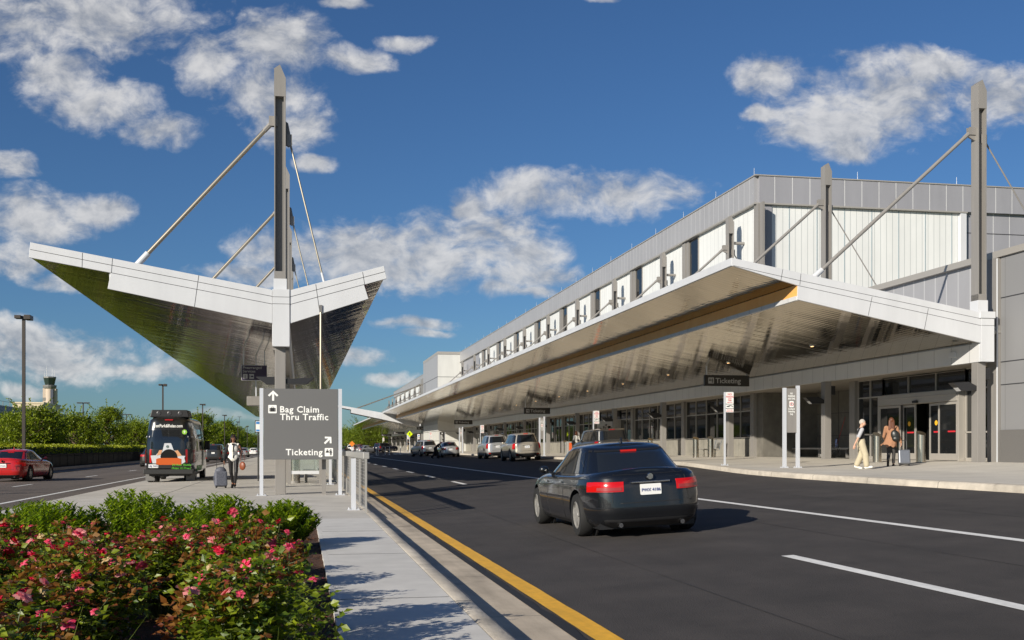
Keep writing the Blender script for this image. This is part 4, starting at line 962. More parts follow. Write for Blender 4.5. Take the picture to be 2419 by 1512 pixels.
for (dx, h) in ((-2,6),(1.6,4.5),(3,3.5),(-3.3,3)):
    b = MB(); b.tube((TX+dx,TY,40),(TX+dx,TY,40+h),.12,.06,5); b.build('antenna', platew, t)
# ---------------------------------------------------------------- vehicles
def paint(name, c, metal=.0, rough=.25):
    return mat('paint_'+name, c, rough, metal, coat=1.0)
tyre_m = mat('tyre', (.014,.014,.014), .8); rim_m = mat('alloy', (.38,.37,.35), .3, .35); tail_m = mat('tail_lamp', (.34,.004,.004), .18, coat=.8)
tail_on = mat('tail_lamp_lit', (.40,.004,.003), .2, emit=((1,.004,.003),.10), coat=.6); win_m = mat('car_glass', (.012,.014,.016), .03, spec=.7, coat=.6); trim = mat('car_trim', (.012,.012,.013), .5); chrome = mat('chrome', (.7,.7,.7), .12, 1.0)
def lerp_tab(T, x):
    if x <= T[0][0]: return T[0][1]
    for (a, b) in zip(T[:-1], T[1:]):
        if x <= b[0]:
            t = (x-a[0])/(b[0]-a[0]); 
            return a[1]+(b[1]-a[1])*t if not hasattr(a[1], '__len__') else tuple(p+(q-p)*t for p, q in zip(a[1], b[1]))
    return T[-1][1]
def sm_tab(T, x, h):  # smoothed lookup
    return sum(lerp_tab(T, x+h*k) for k in (-1,-.5,0,.5,1))/5
def phis(n):
    e = n/2; out = []
    qs = [-.93+1.86*i/26 for i in range(27)]; ps = [-.86+1.72*i/12 for i in range(13)]
    for q in qs:
        a = math.acos(math.copysign(abs(q)**e, q)); out += [a, 2*math.pi-a]
    for p in ps:
        a = math.asin(math.copysign(abs(p)**e, p)); out += [a % (2*math.pi), math.pi-a]
    for k in range(4):   # corners
        for d in (-.22,-.1,0,.1,.22): out.append(math.pi/4+k*math.pi/2+d)
    out = sorted(out); res = [out[0]]
    for a in out[1:]:
        if a-res[-1] > 1e-3: res.append(a)
    return res
class Shell:
    """rings of rounded footprints; z follows the car's own side profile"""
    def __init__(s, levels, zfun, n): s.levels, s.zf, s.n = levels, zfun, n
    def pt(s, t, ph, off=0):
        yr, yf, w = lerp_tab(s.levels, t); a, b, yc = (yf-yr)/2, w, (yf+yr)/2
        e = 2/s.n; c, q = math.cos(ph), math.sin(ph)
        a += off; b += off
        y = yc+a*math.copysign(abs(c)**e, c); x = b*math.copysign(abs(q)**e, q)
        return Vector((x, y, s.zf(t, y)))
    def mesh(s, crown=.03, closed_bottom=True, ts=None):
        m = MB(); P = phis(s.n); n = len(P); ts = ts or [i/16 for i in range(17)]
        vs = [s.pt(t, p) for t in ts for p in P]
        fs = [(j*n+i, j*n+(i+1) % n, (j+1)*n+(i+1) % n, (j+1)*n+i) for j in range(len(ts)-1) for i in range(n)]
        # cap: join each ring point with its mirror image across the car
        base = (len(ts)-1)*n; top = [i for i in range(n) if P[i] < math.pi-1e-4 and P[i] > 1e-4]
        K = 8; rows = []
        mir = {i: n-1-i if abs(P[0]) > 1e-3 else (n-i) % n for i in top}
        for i in top:
            a = vs[base+i]; b = Vector((-a.x, a.y, a.z)); j = min(range(n), key=lambda q: (vs[base+q]-b).length)
            row = [base+i]
            for k in range(1, K):
                u = k/K; x = a.x*(1-2*u); vs.append(Vector((x, a.y, a.z+crown*(1-(x/max(a.x,1e-3))**2)*min(1, a.x/.5)))); row.append(len(vs)-1)
            rows.append(row+[base+j])
        for r0, r1 in zip(rows[:-1], rows[1:]):
            for k in range(K): fs.append((r0[k], r0[k+1], r1[k+1], r1[k]))
        for row in (rows[0], rows[-1]):
            pass
        # end caps of the top (front-most and rear-most rows)
        fr = [i for i in range(n) if P[i] <= 1e-4 or P[i] > 2*math.pi-1e-4]
        fs.append(tuple(rows[0])+tuple(base+i for i in fr)); rr = [i for i in range(n) if abs(P[i]-math.pi) <= 1e-4]
        fs.append(tuple(rows[-1][::-1])+tuple(base+i for i in rr))
        if closed_bottom: fs.append(tuple(range(n))[::-1])
        m.add(vs, fs); return m
    def ring_phi(s, where, v, side=1):
        e = s.n/2
        if where == 'side': a = math.acos(math.copysign(min(1,abs(v))**e, v)); return a if side > 0 else -a
        if where == 'rear': return math.pi-math.asin(math.copysign(min(1,abs(v))**e, v))
        return math.asin(math.copysign(min(1,abs(v))**e, v))
    def patch(s, t0, t1, seq, off, nt=6):
        """seq: list of (where, value, side) along the ring"""
        ph = [s.ring_phi(*q) for q in seq]
        for i in range(1, len(ph)):
            while ph[i]-ph[i-1] > math.pi: ph[i] -= 2*math.pi
            while ph[i]-ph[i-1] < -math.pi: ph[i] += 2*math.pi
        m = MB(); n = len(ph); T = [t0+(t1-t0)*i/nt for i in range(nt+1)]
        vs = [s.pt(t, p, off) for t in T for p in ph]; v2 = [s.pt(t, p, off-.012) for t in T for p in ph]
        fs = [(j*n+i, j*n+i+1, (j+1)*n+i+1, (j+1)*n+i) for j in range(nt) for i in range(n-1)]; o = len(vs)
        fs += [tuple(o+k for k in f[::-1]) for f in fs]
        bd = [i for i in range(n)]+[j*n+n-1 for j in range(1, nt+1)]+[nt*n+i for i in range(n-2, -1, -1)]+[j*n for j in range(nt-1, 0, -1)]
        fs += [(bd[i], bd[(i+1) % len(bd)], o+bd[(i+1) % len(bd)], o+bd[i]) for i in range(len(bd))]
        m.add(vs+v2, fs); return m
def span(where, a, b, n=8, side=1): return [(where, a+(b-a)*i/n, side) for i in range(n+1)]
def wheel(parent, x, y, r, side, spokes=5, rim=.64):
    t = MB(); w = .11
    t.lathe([(r*rim,-w),(r*.93,-w),(r,-w*.6),(r,w*.6),(r*.93,w),(r*rim,w),(r*rim,-w)], (0,0,0), axis='x', n=32, cap=False)
    o = t.build('wheel', tyre_m, parent, smooth=30, world=False); o.location = (x, y, r)
    s = MB(); R_ = r*rim; sg = side
    s.lathe([(R_,-w*.9),(R_*1.02,sg*w*.9),(R_*.93,sg*w*.97),(R_*.92,-w*.8),(R_,-w*.9)] if sg > 0 else [(R_,w*.9),(R_*1.02,-w*.9),(R_*.93,-w*.97),(R_*.92,w*.8),(R_,w*.9)], (0,0,0), axis='x', n=32, cap=False)
    for k in range(spokes):
        a = 2*math.pi*k/spokes+.3; ca, sa = math.cos(a), math.sin(a); wd0, wd1 = .045, .035+.01*(spokes < 6)
        x0, x1 = sg*(w*.55), sg*(w*.9)
        def P(u, v, xx): return (xx, u*ca-v*sa, u*sa+v*ca)
        s.add([P(.03,-wd0,x0),P(.03,wd0,x0),P(R_*.95,wd1,x0),P(R_*.95,-wd1,x0),P(.03,-wd0,x1),P(.03,wd0,x1),P(R_*.95,wd1,x1*.95),P(R_*.95,-wd1,x1*.95)],
              [(0,1,2,3),(4,7,6,5),(0,4,5,1),(1,5,6,2),(2,6,7,3),(3,7,4,0)])
    s.lathe([(0,sg*w*.93),(.06,sg*w*.93),(.07,sg*w*.5)], (0,0,0), axis='x', n=12, cap=False)
    q = s.build('rim', rim_m, o, smooth=30, world=False)
    d = MB(); d.lathe([(0,sg*w*.1),(R_*.9,sg*w*.1)], (0,0,0), axis='x', n=20, cap=False); d.build('brake_disc', mat('brake_dark',(.05,.05,.05),.5,.6), o, world=False, fixn=False)
def car(name, lab, cat, loc, rzz, pm, L=4.6, W=1.8, H=1.45, kind='sedan', lit=False, plate_txt='', group=None, tail=None, spokes=5, wr=.33, roof_rail=False, bumper=None, lamp_in=None, dark_gh=False):
    t = thing(name, lab, cat, loc, group, rzz); hw = W/2; yr, yf = -L/2, L/2
    gc = .17 if kind == 'sedan' else .24
    sh = {'sedan': H*.655, 'suv': H*.625, 'wagon': H*.66}[kind]            # shoulder height
    rearh = {'sedan': sh+.05, 'suv': sh+.03, 'wagon': sh+.02}[kind]
    prof = [(yr, rearh-.03), (yr+.12, rearh), (yr+1.0, sh+.01), (0, sh-.01), (yf-1.35, sh-.03), (yf-.6, sh-.12), (yf-.12, sh-.26), (yf, sh-.34)]
    def zbody(q, y): return gc+q*(sm_tab(prof, y, .15)-gc)
    tuck = {'sedan': .10, 'suv': .05, 'wagon': .04}[kind]
    lv = [(0, (yr+.16, yf-.14, hw-.12)), (.10, (yr+.05, yf-.05, hw-.04)), (.30, (yr+.0, yf, hw-.005)), (.55, (yr+.015, yf-.02, hw)), (.78, (yr+.03, yf-.06, hw-.015)), (.93, (yr+tuck*.7, yf-.12, hw-.05)), (1, (yr+tuck*1.3, yf-.22, hw-.12))]
    B = Shell(lv, zbody, 5.6 if kind == 'sedan' else 6.5); bm_ = B.mesh(.05, ts=[0,.05,.1,.17,.24,.3,.38,.46,.55,.63,.7,.78,.84,.89,.93,.97,1])
    bo = bm_.build('body', pm, t, smooth=40, world=False)
    # wheel arches cut through the body
    wy = [yr+.20*L, yf-.19*L]; cut = MB()
    for y in wy:
        for s in (-1, 1): cut.lathe([(wr+.055,-.16),(wr+.055,.2)], (s*(hw-.10), y, wr+.01), axis='x', n=36)
    co = cut.build('cutter', trim, None); md = bo.modifiers.new('b', 'BOOLEAN'); md.object = co; md.operation = 'DIFFERENCE'; md.solver = 'EXACT'
    co.location = (0,0,0)
    mw = co.matrix_world.copy(); co.parent = t; bpy.context.view_layer.update()
    me = bpy.data.meshes.new_from_object(bo.evaluated_get(bpy.context.evaluated_depsgraph_get()))
    bo.modifiers.clear(); bo.data = me; bpy.data.objects.remove(co)
    try: me.set_sharp_from_angle(angle=R(40))
    except Exception: pass
    wl = MB(); wl.box(-hw+.2, hw-.2, yr+.25, yf-.3, gc-.03, gc+.32); wl.build('underbody', trim, t, world=False)
    # greenhouse
    g0r, g0f, g1r, g1f = {'sedan': (yr+.50, yf-1.15, yr+1.15, yf-2.25), 'suv': (yr+.10, yf-1.25, yr+.42, yf-2.05), 'wagon': (yr+.07, yf-1.35, yr+.22, yf-2.0)}[kind]
    w0, w1 = (hw-.09, hw-.31) if kind != 'wagon' else (hw-.07, hw-.17)
    rp = [(g1r-.1, H-.05), (g1r+.3, H-.012), ((g1r+g1f)/2, H), (g1f-.2, H-.02), (g1f+.1, H-.06)]
    def zg(q, y):
        zb = sm_tab(prof, y, .15)-.03; q2 = min(1, q)
        return zb+(sm_tab(rp, y, .1)-.045-zb)*q2 + (0 if q <= 1 else 0)
    lv2 = [(0, (g0r, g0f, w0)), (.85, (g0r+(g1r-g0r)*.88, g0f+(g1f-g0f)*.88, w0+(w1-w0)*.85)), (.95, (g1r, g1f, w1)), (1, (g1r+.13, g1f-.13, w1-.09))]
    G = Shell(lv2, zg, 4.4 if kind == 'sedan' else 5.5); gb = G.mesh(.035, ts=[0,.1,.2,.3,.4,.5,.6,.7,.8,.85,.9,.95,.98,1], closed_bottom=True).build('roof', pm, t, smooth=45, world=False)
    if dark_gh: G.patch(.03,.90, span('side', -.97, .97, 20, 1)+span('rear', .97, -.97, 12)[::1] if False else span('rear', -.99, .99, 14), .003).build('pillar_trim', win_m, t, smooth=60, world=False); [G.patch(.03,.90, span('side', -.985, .93, 24, s), .003).build('pillar_trim', win_m, t, smooth=60, world=False) for s in (-1, 1)]
    G.patch(.10,.84, span('rear', -.90, .90, 10), .006).build('rear_window', win_m, t, smooth=60, world=False)
    G.patch(.08,.86, span('front', -.92, .92, 10), .006).build('windscreen', win_m, t, smooth=60, world=False)
    cuts = {'sedan': [(-.72,-.02),(.02,.80)], 'suv': [(-.90,-.50),(-.45,.10),(.15,.86)], 'wagon': [(-.93,-.42),(-.38,.14),(.18,.88)]}[kind]
    for s in (-1, 1):
        for (a, b) in cuts: G.patch(.10,.84, span('side', a, b, 8, s), .006).build('side_window', win_m, t, smooth=60, world=False)
    # lamps
    tz = tail or {'sedan': (.72,.90), 'suv': (.60,.98), 'wagon': (.62,.95)}[kind]
    tm = tail_on if lit else tail_m
    for s in (-1, 1):
        li = lamp_in or {'sedan': .54, 'suv': .80, 'wagon': .84}[kind]
        seq = [('rear', s*(li+(.93-li)*i/6), 1) for i in range(7)]+[('side', -(.90+.03*(3-i)), s) for i in range(1, 4)]
        B.patch(tz[0], tz[1], seq, .010).build('tail_lamp', tm, t, smooth=60, world=False)
        zc_ = (tz[0]+tz[1])/2
        if kind == 'sedan': B.patch(tz[0]+.02, zc_-.01, [('rear', s*(li+.03+(.80-li)*i/5), 1) for i in range(6)], .018).build('reversing_lamp', mat('lamp_clear',(.30,.03,.028),.25,coat=.6), t, smooth=60, world=False)
        B.patch(tz[0]-.012, tz[0]-.001, seq, .012).build('lamp_edge', trim, t, world=False); G.patch(.035,.075, span('side', cuts[0][0]-.06, cuts[-1][1]+.05, 14, s), .010).build('window_trim', chrome, t, world=False)
        B.patch(.55,.72, [('front', s*(.55+.05*i), 1) for i in range(7)]+[('side', .94-.02*i, s) for i in range(2)], .010).build('headlight', chrome, t, smooth=60, world=False)
        if kind != 'sedan': B.patch(.16,.24, [('rear', s*(.62+.04*i), 1) for i in range(5)], .012).build('reflector', tail_m, t, world=False)
        m = MB(); my = g0f-.62; m.ell((s*(hw+.01), my, sh+.06), (.085,.055,.062), 12, 8); m.tube((s*(hw-.14),my,sh+.0),(s*(hw+.02),my,sh+.04),.03,.025,6); m.build('mirror', pm, t, smooth=True, world=False)
        for q in (-.17, .27):
            B.patch(.83,.865, span('side', q-.05, q, 3, s), .025).build('door_handle', chrome, t, world=False)
        for q in (-.27, .20, .56) if kind != 'wagon' else (-.3, .2, .55):
            B.patch(.10,.96, [('side', q, s), ('side', q+.006, s)], .003).build('door_seam', trim, t, world=False)
        B.patch(.0,.07, span('side', -.55, .55, 8, s), .006).build('sill', trim, t, world=False)
    B.patch(.03,.15 if kind != 'suv' else .27, span('rear', -.93, .93, 10), .008).build('bumper_trim', bumper or trim, t, smooth=60, world=False)
    B.patch(.14,.40, span('front', -.6, .6, 8), .008).build('grille', trim, t, smooth=60, world=False)
    if kind == 'sedan': B.patch(.0,.10, span('rear', -.7, .7, 8), .016).build('valance', trim, t, world=False); G.patch(.84,.90, span('rear', -.90, .90, 10), .010).build('glass_edge', trim, t, smooth=60, world=False)
    B.patch(.44,.455, span('rear', -.93, .93, 8), .003).build('bumper_seam', trim, t, world=False)
    B.patch(.46,.975, [('rear', .62, 1), ('rear', .626, 1)], .003).build('boot_seam', trim, t, world=False); B.patch(.46,.975, [('rear', -.626, 1), ('rear', -.62, 1)], .003).build('boot_seam', trim, t, world=False)
    # number plate with characters
    pc = B.pt((tz[0]+tz[1])/2-.07, math.pi, .0); pz = pc.z
    m = MB(); m.prism(rrect(-.16,.16,pz-.08,pz+.08,.012), pc.y-.028, pc.y+.02); m.build('number_plate', platew, t, world=False)
    if plate_txt: text('lettering', plate_txt, .066, mat('plate_ink',(.03,.05,.2),.6), t, (0, pc.y-.032, pz-.03), align='CENTER', bold=.01)
    m = MB(); m.box(-.30,.30,pc.y-.035,pc.y+.03,pz+.10,pz+.125); m.build('boot_trim', chrome if kind != 'wagon' else trim, t, world=False, bevel=.004)
    m = MB(); m.box(-.14,.14,g1r-.03,g1r+.05,H-.10,H-.065) if kind != 'sedan' else m.box(-.13,.13,g1r-.10,g1r-.02,H-.17,H-.14)
    m.build('brake_light', tail_on if lit else tail_m, t, world=False)
    for s in (-.48, .48):
        m = MB(); m.tube((s,yr+.03,gc+.035),(s,yr+.3,gc+.035),.035,.035,10); m.build('exhaust', chrome, t, smooth=True, world=False)
    if roof_rail:
        for s in (-1, 1):
            m = MB(); m.path([(s*(w1-.03),g1r+.15,H-.05),(s*(w1-.04),g1r+.35,H+.05),(s*(w1-.04),g1f-.3,H+.04),(s*(w1-.03),g1f-.1,H-.06)], .022, 6); m.build('roof_rail', chrome, t, smooth=True, world=False)
    if kind == 'sedan':
        m = MB(); m.prism([(g1r+.25,H-.03),(g1r+.42,H-.03),(g1r+.27,H+.055)], -.012, .012, 'x'); m.build('antenna', pm, t, world=False)
        m = MB(); m.lathe([(0,-.012),(.045,-.012),(.05,.01)], (0, pc.y-.012, pz+.19), axis='y', n=16); m.build('boot_badge', chrome, t, world=False)
        B.patch(.955,.963, span('rear', -.62, .62, 8), .003).build('boot_seam', trim, t, world=False)
    for y in wy:
        for s in (-1, 1): wheel(t, s*(hw-.12), y, wr, s, spokes)
    for y in wy:
        for s in (-1, 1): m = MB(); m.lathe([(0,-.01),(wr+.04,-.01),(wr+.04,.01),(0,.01)], (s*(hw-.28), y, wr+.01), axis='x', n=24); m.build('arch_liner', trim, t, world=False)
    return t
TILT = math.atan(.0546)
def road_car(*a, **k):
    o = car(*a, **k); o.rotation_mode = 'XYZ'
    # lean with the cross-fall of the road
    o.rotation_euler = (Matrix.Rotation(-TILT, 3, 'Y') @ Matrix.Rotation(k.get('rz_', 0) or a[4], 3, 'Z')).to_euler()
    return o
black_p = paint('black', (.006,.007,.009)); silver_p = paint('silver', (.50,.50,.50), .6, .3); champ = paint('champagne', (.52,.47,.39), .6, .3); red_p = paint('red', (.45,.012,.012)); grey_p = paint('dark_grey', (.045,.044,.042), .3, .3); white_p = paint('white', (.72,.71,.68)); dkblue = paint('midnight', (.01,.012,.03)); green_p = paint('shuttle_black', (.012,.012,.011), 0, .3)
def rc(name, lab, cat, x, y, rzz, pm, **k): return road_car(name, lab, cat, (x, y, rz(x)), rzz, pm, **k)
rc('parked_car', 'black four-door saloon driving away in the foreground lane', 'car', 5.17, 15.75+2.35, R(0), black_p, L=4.75, W=1.89, H=1.45, kind='sedan', plate_txt='PWX 4186', tail=(.66,.84), lamp_in=.44, spokes=5, lit=True, wr=.335).name = 'black_saloon'
rc('off_roader', 'pale gold off-roader parked at the kerb, nearest of the two light off-roaders', 'car', 14.35, 69.2+2.5, 0, champ, L=5.0, W=2.0, H=1.84, kind='suv', lit=True, plate_txt='YRD 2051', spokes=5, wr=.40, dark_gh=True)
rc('off_roader', 'silver off-roader with roof rails parked just ahead of the pale gold one', 'car', 14.72, 82+2.4, 0, silver_p, L=4.8, W=1.88, H=1.86, kind='suv', plate_txt='XTN 4730', roof_rail=True, spokes=6, wr=.40)
rc('parked_car', 'silver saloon stopped at the kerb beside the stooping porter', 'car', 13.75, 101.5+2.25, 0, silver_p, L=4.55, W=1.78, H=1.47, kind='sedan', plate_txt='AAH 9427', tail=(.62,.86))
rc('crossover', 'silver crossover pulling out at an angle behind the porter', 'car', 13.25, 117.5+2.4, R(11), silver_p, L=4.85, W=1.92, H=1.76, kind='suv', lit=True, plate_txt='ZVC 3318', spokes=6, wr=.36)
rc('boxy_wagon', 'dark grey boxy wagon at the kerb, half hidden behind the black saloon', 'car', 15.05, 51.8+2.5, 0, grey_p, L=5.1, W=1.95, H=1.78, kind='wagon', plate_txt='BHT 6605', wr=.36, dark_gh=True)
# far cars on the right-hand road
rc('far_car', 'grey saloon seen side-on beyond the far crosswalk', 'car', 12.2, 203, R(-62), silver_p, L=4.7, W=1.8, H=1.45)
rc('far_car', 'dark blue wagon side by side with the grey saloon beyond the crosswalk', 'car', 15.2, 200, R(-50), dkblue, L=4.8, W=1.9, H=1.75, kind='wagon')
rc('far_car', 'white off-roader with red brake light far down the road', 'car', 11.0, 238, R(-15), white_p, L=4.8, W=1.9, H=1.8, kind='suv', lit=True)
rc('far_car', 'dark saloon far down the road beside the person in green', 'car', 8.6, 222, R(-20), dkblue, L=4.7, W=1.8, H=1.45)
rc('far_car', 'dark red wagon far down the road among parked cars', 'car', 13.6, 252, R(-20), paint('maroon',(.12,.01,.012)), L=4.7, W=1.9, H=1.7, kind='wagon')
rc('far_car', 'white van-like car at the far left end of the right road', 'car', 6.4, 232, R(-20), white_p, L=4.8, W=1.9, H=1.5, kind='wagon')
# left-hand road
lz = -.1
def lc(lab, x, y, pm, rzz=0, nm='passing_car', **k): return car(nm, lab, 'car', (x, y, lz), rzz, pm, **k)
lc('bright red saloon passing on the left road near the railing', -12.3, 50.2+2.3, red_p, R(-5), L=4.6, W=1.78, H=1.42, plate_txt='TLP 8392', tail=(.62,.82), lit=True)
lc('dark saloon mostly hidden on the left of the shuttle van', -11.25, 88+2.3, grey_p, L=4.7, W=1.85, H=1.5, lit=True)
lc('dark grey minivan directly ahead of the shuttle van', -8.55, 113+2.4, grey_p, L=5.0, W=1.95, H=1.85, kind='wagon')
lc('dark saloon with lit tail lamp ahead of the minivan', -8.95, 131+2.3, dkblue, L=4.6, W=1.8, H=1.5, lit=True)
lc('silver-grey saloon to the right of the walking woman in the distance', -9.0, 178+2.3, silver_p, L=4.7, W=1.85, H=1.5)
lc('small white saloon farthest along the left road', -9.0, 218+2.3, white_p, L=4.6, W=1.85, H=1.45)

# shuttle van -----------------------------------------------------
def shuttle(loc):
    t = thing('shuttle_van', 'tall black shuttle van with orange and white graphic and green lettering on its rear doors', 'van', loc)
    L, W, H = 6.9, 2.0, 2.72; hw = W/2; yr, yf = 0.0, L
    def zb(q, y):
        top = sm_tab([(yf-1.9, H-.05), (yf-1.2, 1.75), (yf-.8, 1.25), (yf-.1, 1.0)], y, .12); top = min(top, H-.04) if y < yf-1.9 else top
        return .42+q*(top-.42)
    lv = [(0,(yr+.10,yf-.1,hw-.06)),(.08,(yr,yf,hw-.01)),(.35,(yr,yf,hw)),(.60,(yr+.04,yf-.05,hw-.03)),(.85,(yr+.13,yf-.1,hw-.11)),(.95,(yr+.17,yf-.15,hw-.16)),(1,(yr+.28,yf-.3,hw-.30))]
    B = Shell(lv, zb, 8); bo = B.mesh(.05, ts=[0,.04,.08,.2,.35,.45,.5,.6,.7,.8,.85,.9,.95,.98,1]).build('body', green_p, t, smooth=40, world=False)
    pt = lambda q, off=0: B.pt(q, math.pi, off)
    B.patch(.43,.77, span('rear', -.86, .86, 10), .008).build('rear_window', win_m, t, smooth=60, world=False)
    for s in (-1, 1):
        B.patch(.18,.42, [('rear', s*(.935+.015*i), 1) for i in range(4)]+[('side', -(.995-.003*i), s) for i in range(3)], .014).build('tail_lamp', tail_on if s < 0 else tail_m, t, smooth=60, world=False)
        B.patch(.64,.665, [('rear', s*(.90+.03*i), 1) for i in range(3)]+[('side', -(.985-.006*i), s) for i in range(2)], .02).build('marker_lamp', alw, t, world=False)
        B.patch(.135,.165, [('rear', s*(.88+.03*i), 1) for i in range(4)], .02).build('marker_lamp', alw, t, world=False)
        B.patch(.0,.04, [('rear', s*(.62+.05*i), 1) for i in range(4)], .06).build('reflector', tail_m, t, world=False)
        B.patch(.50,.80, span('side', -.80, -.30, 6, s), .006).build('side_window', win_m, t, smooth=60, world=False); B.patch(.50,.80, span('side', -.26, .12, 6, s), .006).build('side_window', win_m, t, smooth=60, world=False)
        m = MB(); m.box(s*hw-.02*s, s*(hw+.22), yf-1.75, yf-1.65, 1.35, 1.75) if s > 0 else m.box(-hw-.22, -hw+.02, yf-1.75, yf-1.65, 1.35, 1.75); m.build('mirror', blk, t, world=False, bevel=.03)
        m = MB(); 
        m.box(min(s*.62,s*.98),max(s*.62,s*.98),yr+.62,yr+.66,.08,.46); m.build('mud_flap', steel_d, t, world=False)
        for y in (yr+1.25, yf-1.35): wheel(t, s*(hw-.14), y, .36, s, 6)
        if True: wheel(t, s*(hw-.38), yr+1.25, .36, -s, 6)
    B.patch(.10,.90, span('side', .14, .30, 5, 1), .03).build('sliding_door', mat('van_green',(.01,.10,.02),.35,coat=.6), t, smooth=60, world=False)
    B.patch(.02,.12, span('side', -.60, .10, 8, 1), .012).build('side_stripe', mat('leaf_green',(.05,.30,.02),.4), t, world=False)
    m = MB(); m.box(-hw+.02, hw-.02, yr-.12, yr+.15, .36, .56); m.build('bumper', mat('bumper_grey',(.022,.022,.022),.5), t, world=False, bevel=.03)
    m = MB(); m.box(-hw+.2,hw-.2,yr+.3,yf-.4,.28,.5); m.tube((-.1,yr+.1,.3),(-.1,yr+1,.3),.05,.05,8); m.build('underbody', trim, t, world=False)
    m = MB(); m.prism([(-.78,H-.03),(.78,H-.03),(.70,H+.27),(-.70,H+.27)], yr+.35, yr+1.7); ac = m.build('roof_unit', blk, t, world=False, bevel=.03)
    for x in (-.42, 0, .42):
        m = MB(); m.lathe([(0,-.012),(.06,-.012),(.09,0),(.10,.01)], (x, yr+.345, H+.13), axis='y', n=18); m.build('fan', mat('fan_dark',(.04,.04,.045),.4), ac, world=False)
    B.patch(.55,.56, [('rear', -.004, 1), ('rear', .004, 1)], .01)
    B.patch(.08,.93, [('rear', -.005, 1), ('rear', .005, 1)], .009).build('door_seam', trim, t, world=False)
    y_of = lambda z: pt((z-.42)/(H-.04-.42)).y
    def onrear(z): return y_of(z)-.022
    def pl_(name, pts, m, dy=0, par=None):
        b = MB(); vs = [(x, onrear(z)-dy, z) for x, z in pts]; v2 = [(x, y+.012, z) for x, y, z in vs]; n = len(pts)
        b.add(vs+v2, [tuple(range(n)), tuple(range(n, 2*n))[::-1]]+[(i, (i+1) % n, n+(i+1) % n, n+i) for i in range(n)]); return b.build(name, m, par or t, world=False)
    wh = mat('graphic_white',(.52,.54,.57),.4); orr = mat('graphic_orange',(.50,.09,.01),.4); tan_ = mat('graphic_tan',(.55,.28,.14),.5)
    g_ = pl_('rear_graphic', [(-.62,.78),(-.70,1.12),(-.50,1.13),(-.34,1.30),(-.30,1.32),(.28,1.32),(.42,1.12),(.66,1.10),(.62,1.02),(.66,.86),(.50,.76),(-.48,.76)], wh)
    pl_('graphic_piece', [(-.24,1.28),(-.16,1.62),(.10,1.62),(.22,1.28)], wh, .004, g_); pl_('graphic_piece', [(-.46,1.12),(-.36,1.34),(-.24,1.34),(-.30,1.16)], tan_, .006, g_); pl_('graphic_piece', [(.24,1.3),(.36,1.34),(.52,1.12),(.36,1.08)], tan_, .006, g_)
    pl_('graphic_piece', [(-.30+.0,.98)]+[(.02-.34*math.cos(R(a)), 1.02+.36*math.sin(R(a))) for a in range(10, 175, 15)]+[(.36,.98)], blackm, .008, g_)
    pl_('graphic_piece', [(-.48,.74),(-.48,.98),(-.36,1.02),(.38,1.02),(.50,.98),(.50,.74)], orr, .012, g_)
    m = MB(); m.lathe([(0,-.01),(.05,-.01),(.06,0)], (-.04, onrear(1.48)-.01, 1.48), axis='y', n=14); m.build('door_badge', chrome, t, world=False)
    m = MB(); m.prism(rrect(-.78,-.40,.46+.16,.62+.14,.012), onrear(.68)-.012, onrear(.68)+.01); m.build('number_plate', platew, t, world=False)
    text('lettering', 'LBJ 7402', .10, mat('plate_ink',(.03,.05,.2),.6), t, (-.59, onrear(.68)-.016, .655), align='CENTER', bold=.01)
    m = MB(); m.box(-.82,.10,onrear(.7)-.004,onrear(.7)+.02,.60,.80); m.build('plate_recess', trim, t, world=False)
    gt_ = mat('lettering_green',(.10,.42,.03),.5)
    text('lettering', '24 Hour Shuttle', .125, gt_, t, (.14, onrear(.72)-.014, .70), bold=.008, sx=.92); text('lettering', "(Relax, it's Free.)", .125, gt_, t, (.12, onrear(.6)-.014, .565), bold=.008, sx=.90)
    a = math.atan2(onrear(2.4)-onrear(2.2), .2)
    text('lettering', 'FastPark&Relax.com', .185, letter, t, (-.02, onrear(2.28)-.012, 2.27), rot=(R(90)-a, 0, 0), align='CENTER', bold=.015, sx=.74)
    m = MB(); m.lathe([(0,-.006),(.10,-.006),(.10,.0)], (.62, onrear(2.08)-.004, 2.08), axis='y', n=20); m.build('number_disc', mat('disc_green',(.25,.50,.05),.4), t, world=False)
    text('lettering', '9', .15, letter, t, (.62, onrear(2.08)-.016, 2.03), align='CENTER', bold=.02)
    m = MB(); m.box(-.16,.16,onrear(2.56)-.02,onrear(2.56)+.03,2.55,2.60); m.build('brake_light', tail_m, t, world=False)
    B.patch(.55,.98, span('front', -.8, .8, 8), .006).build('windscreen', win_m, t, smooth=60, world=False)
    return t
shuttle((-5.28, 46.6, -.08))
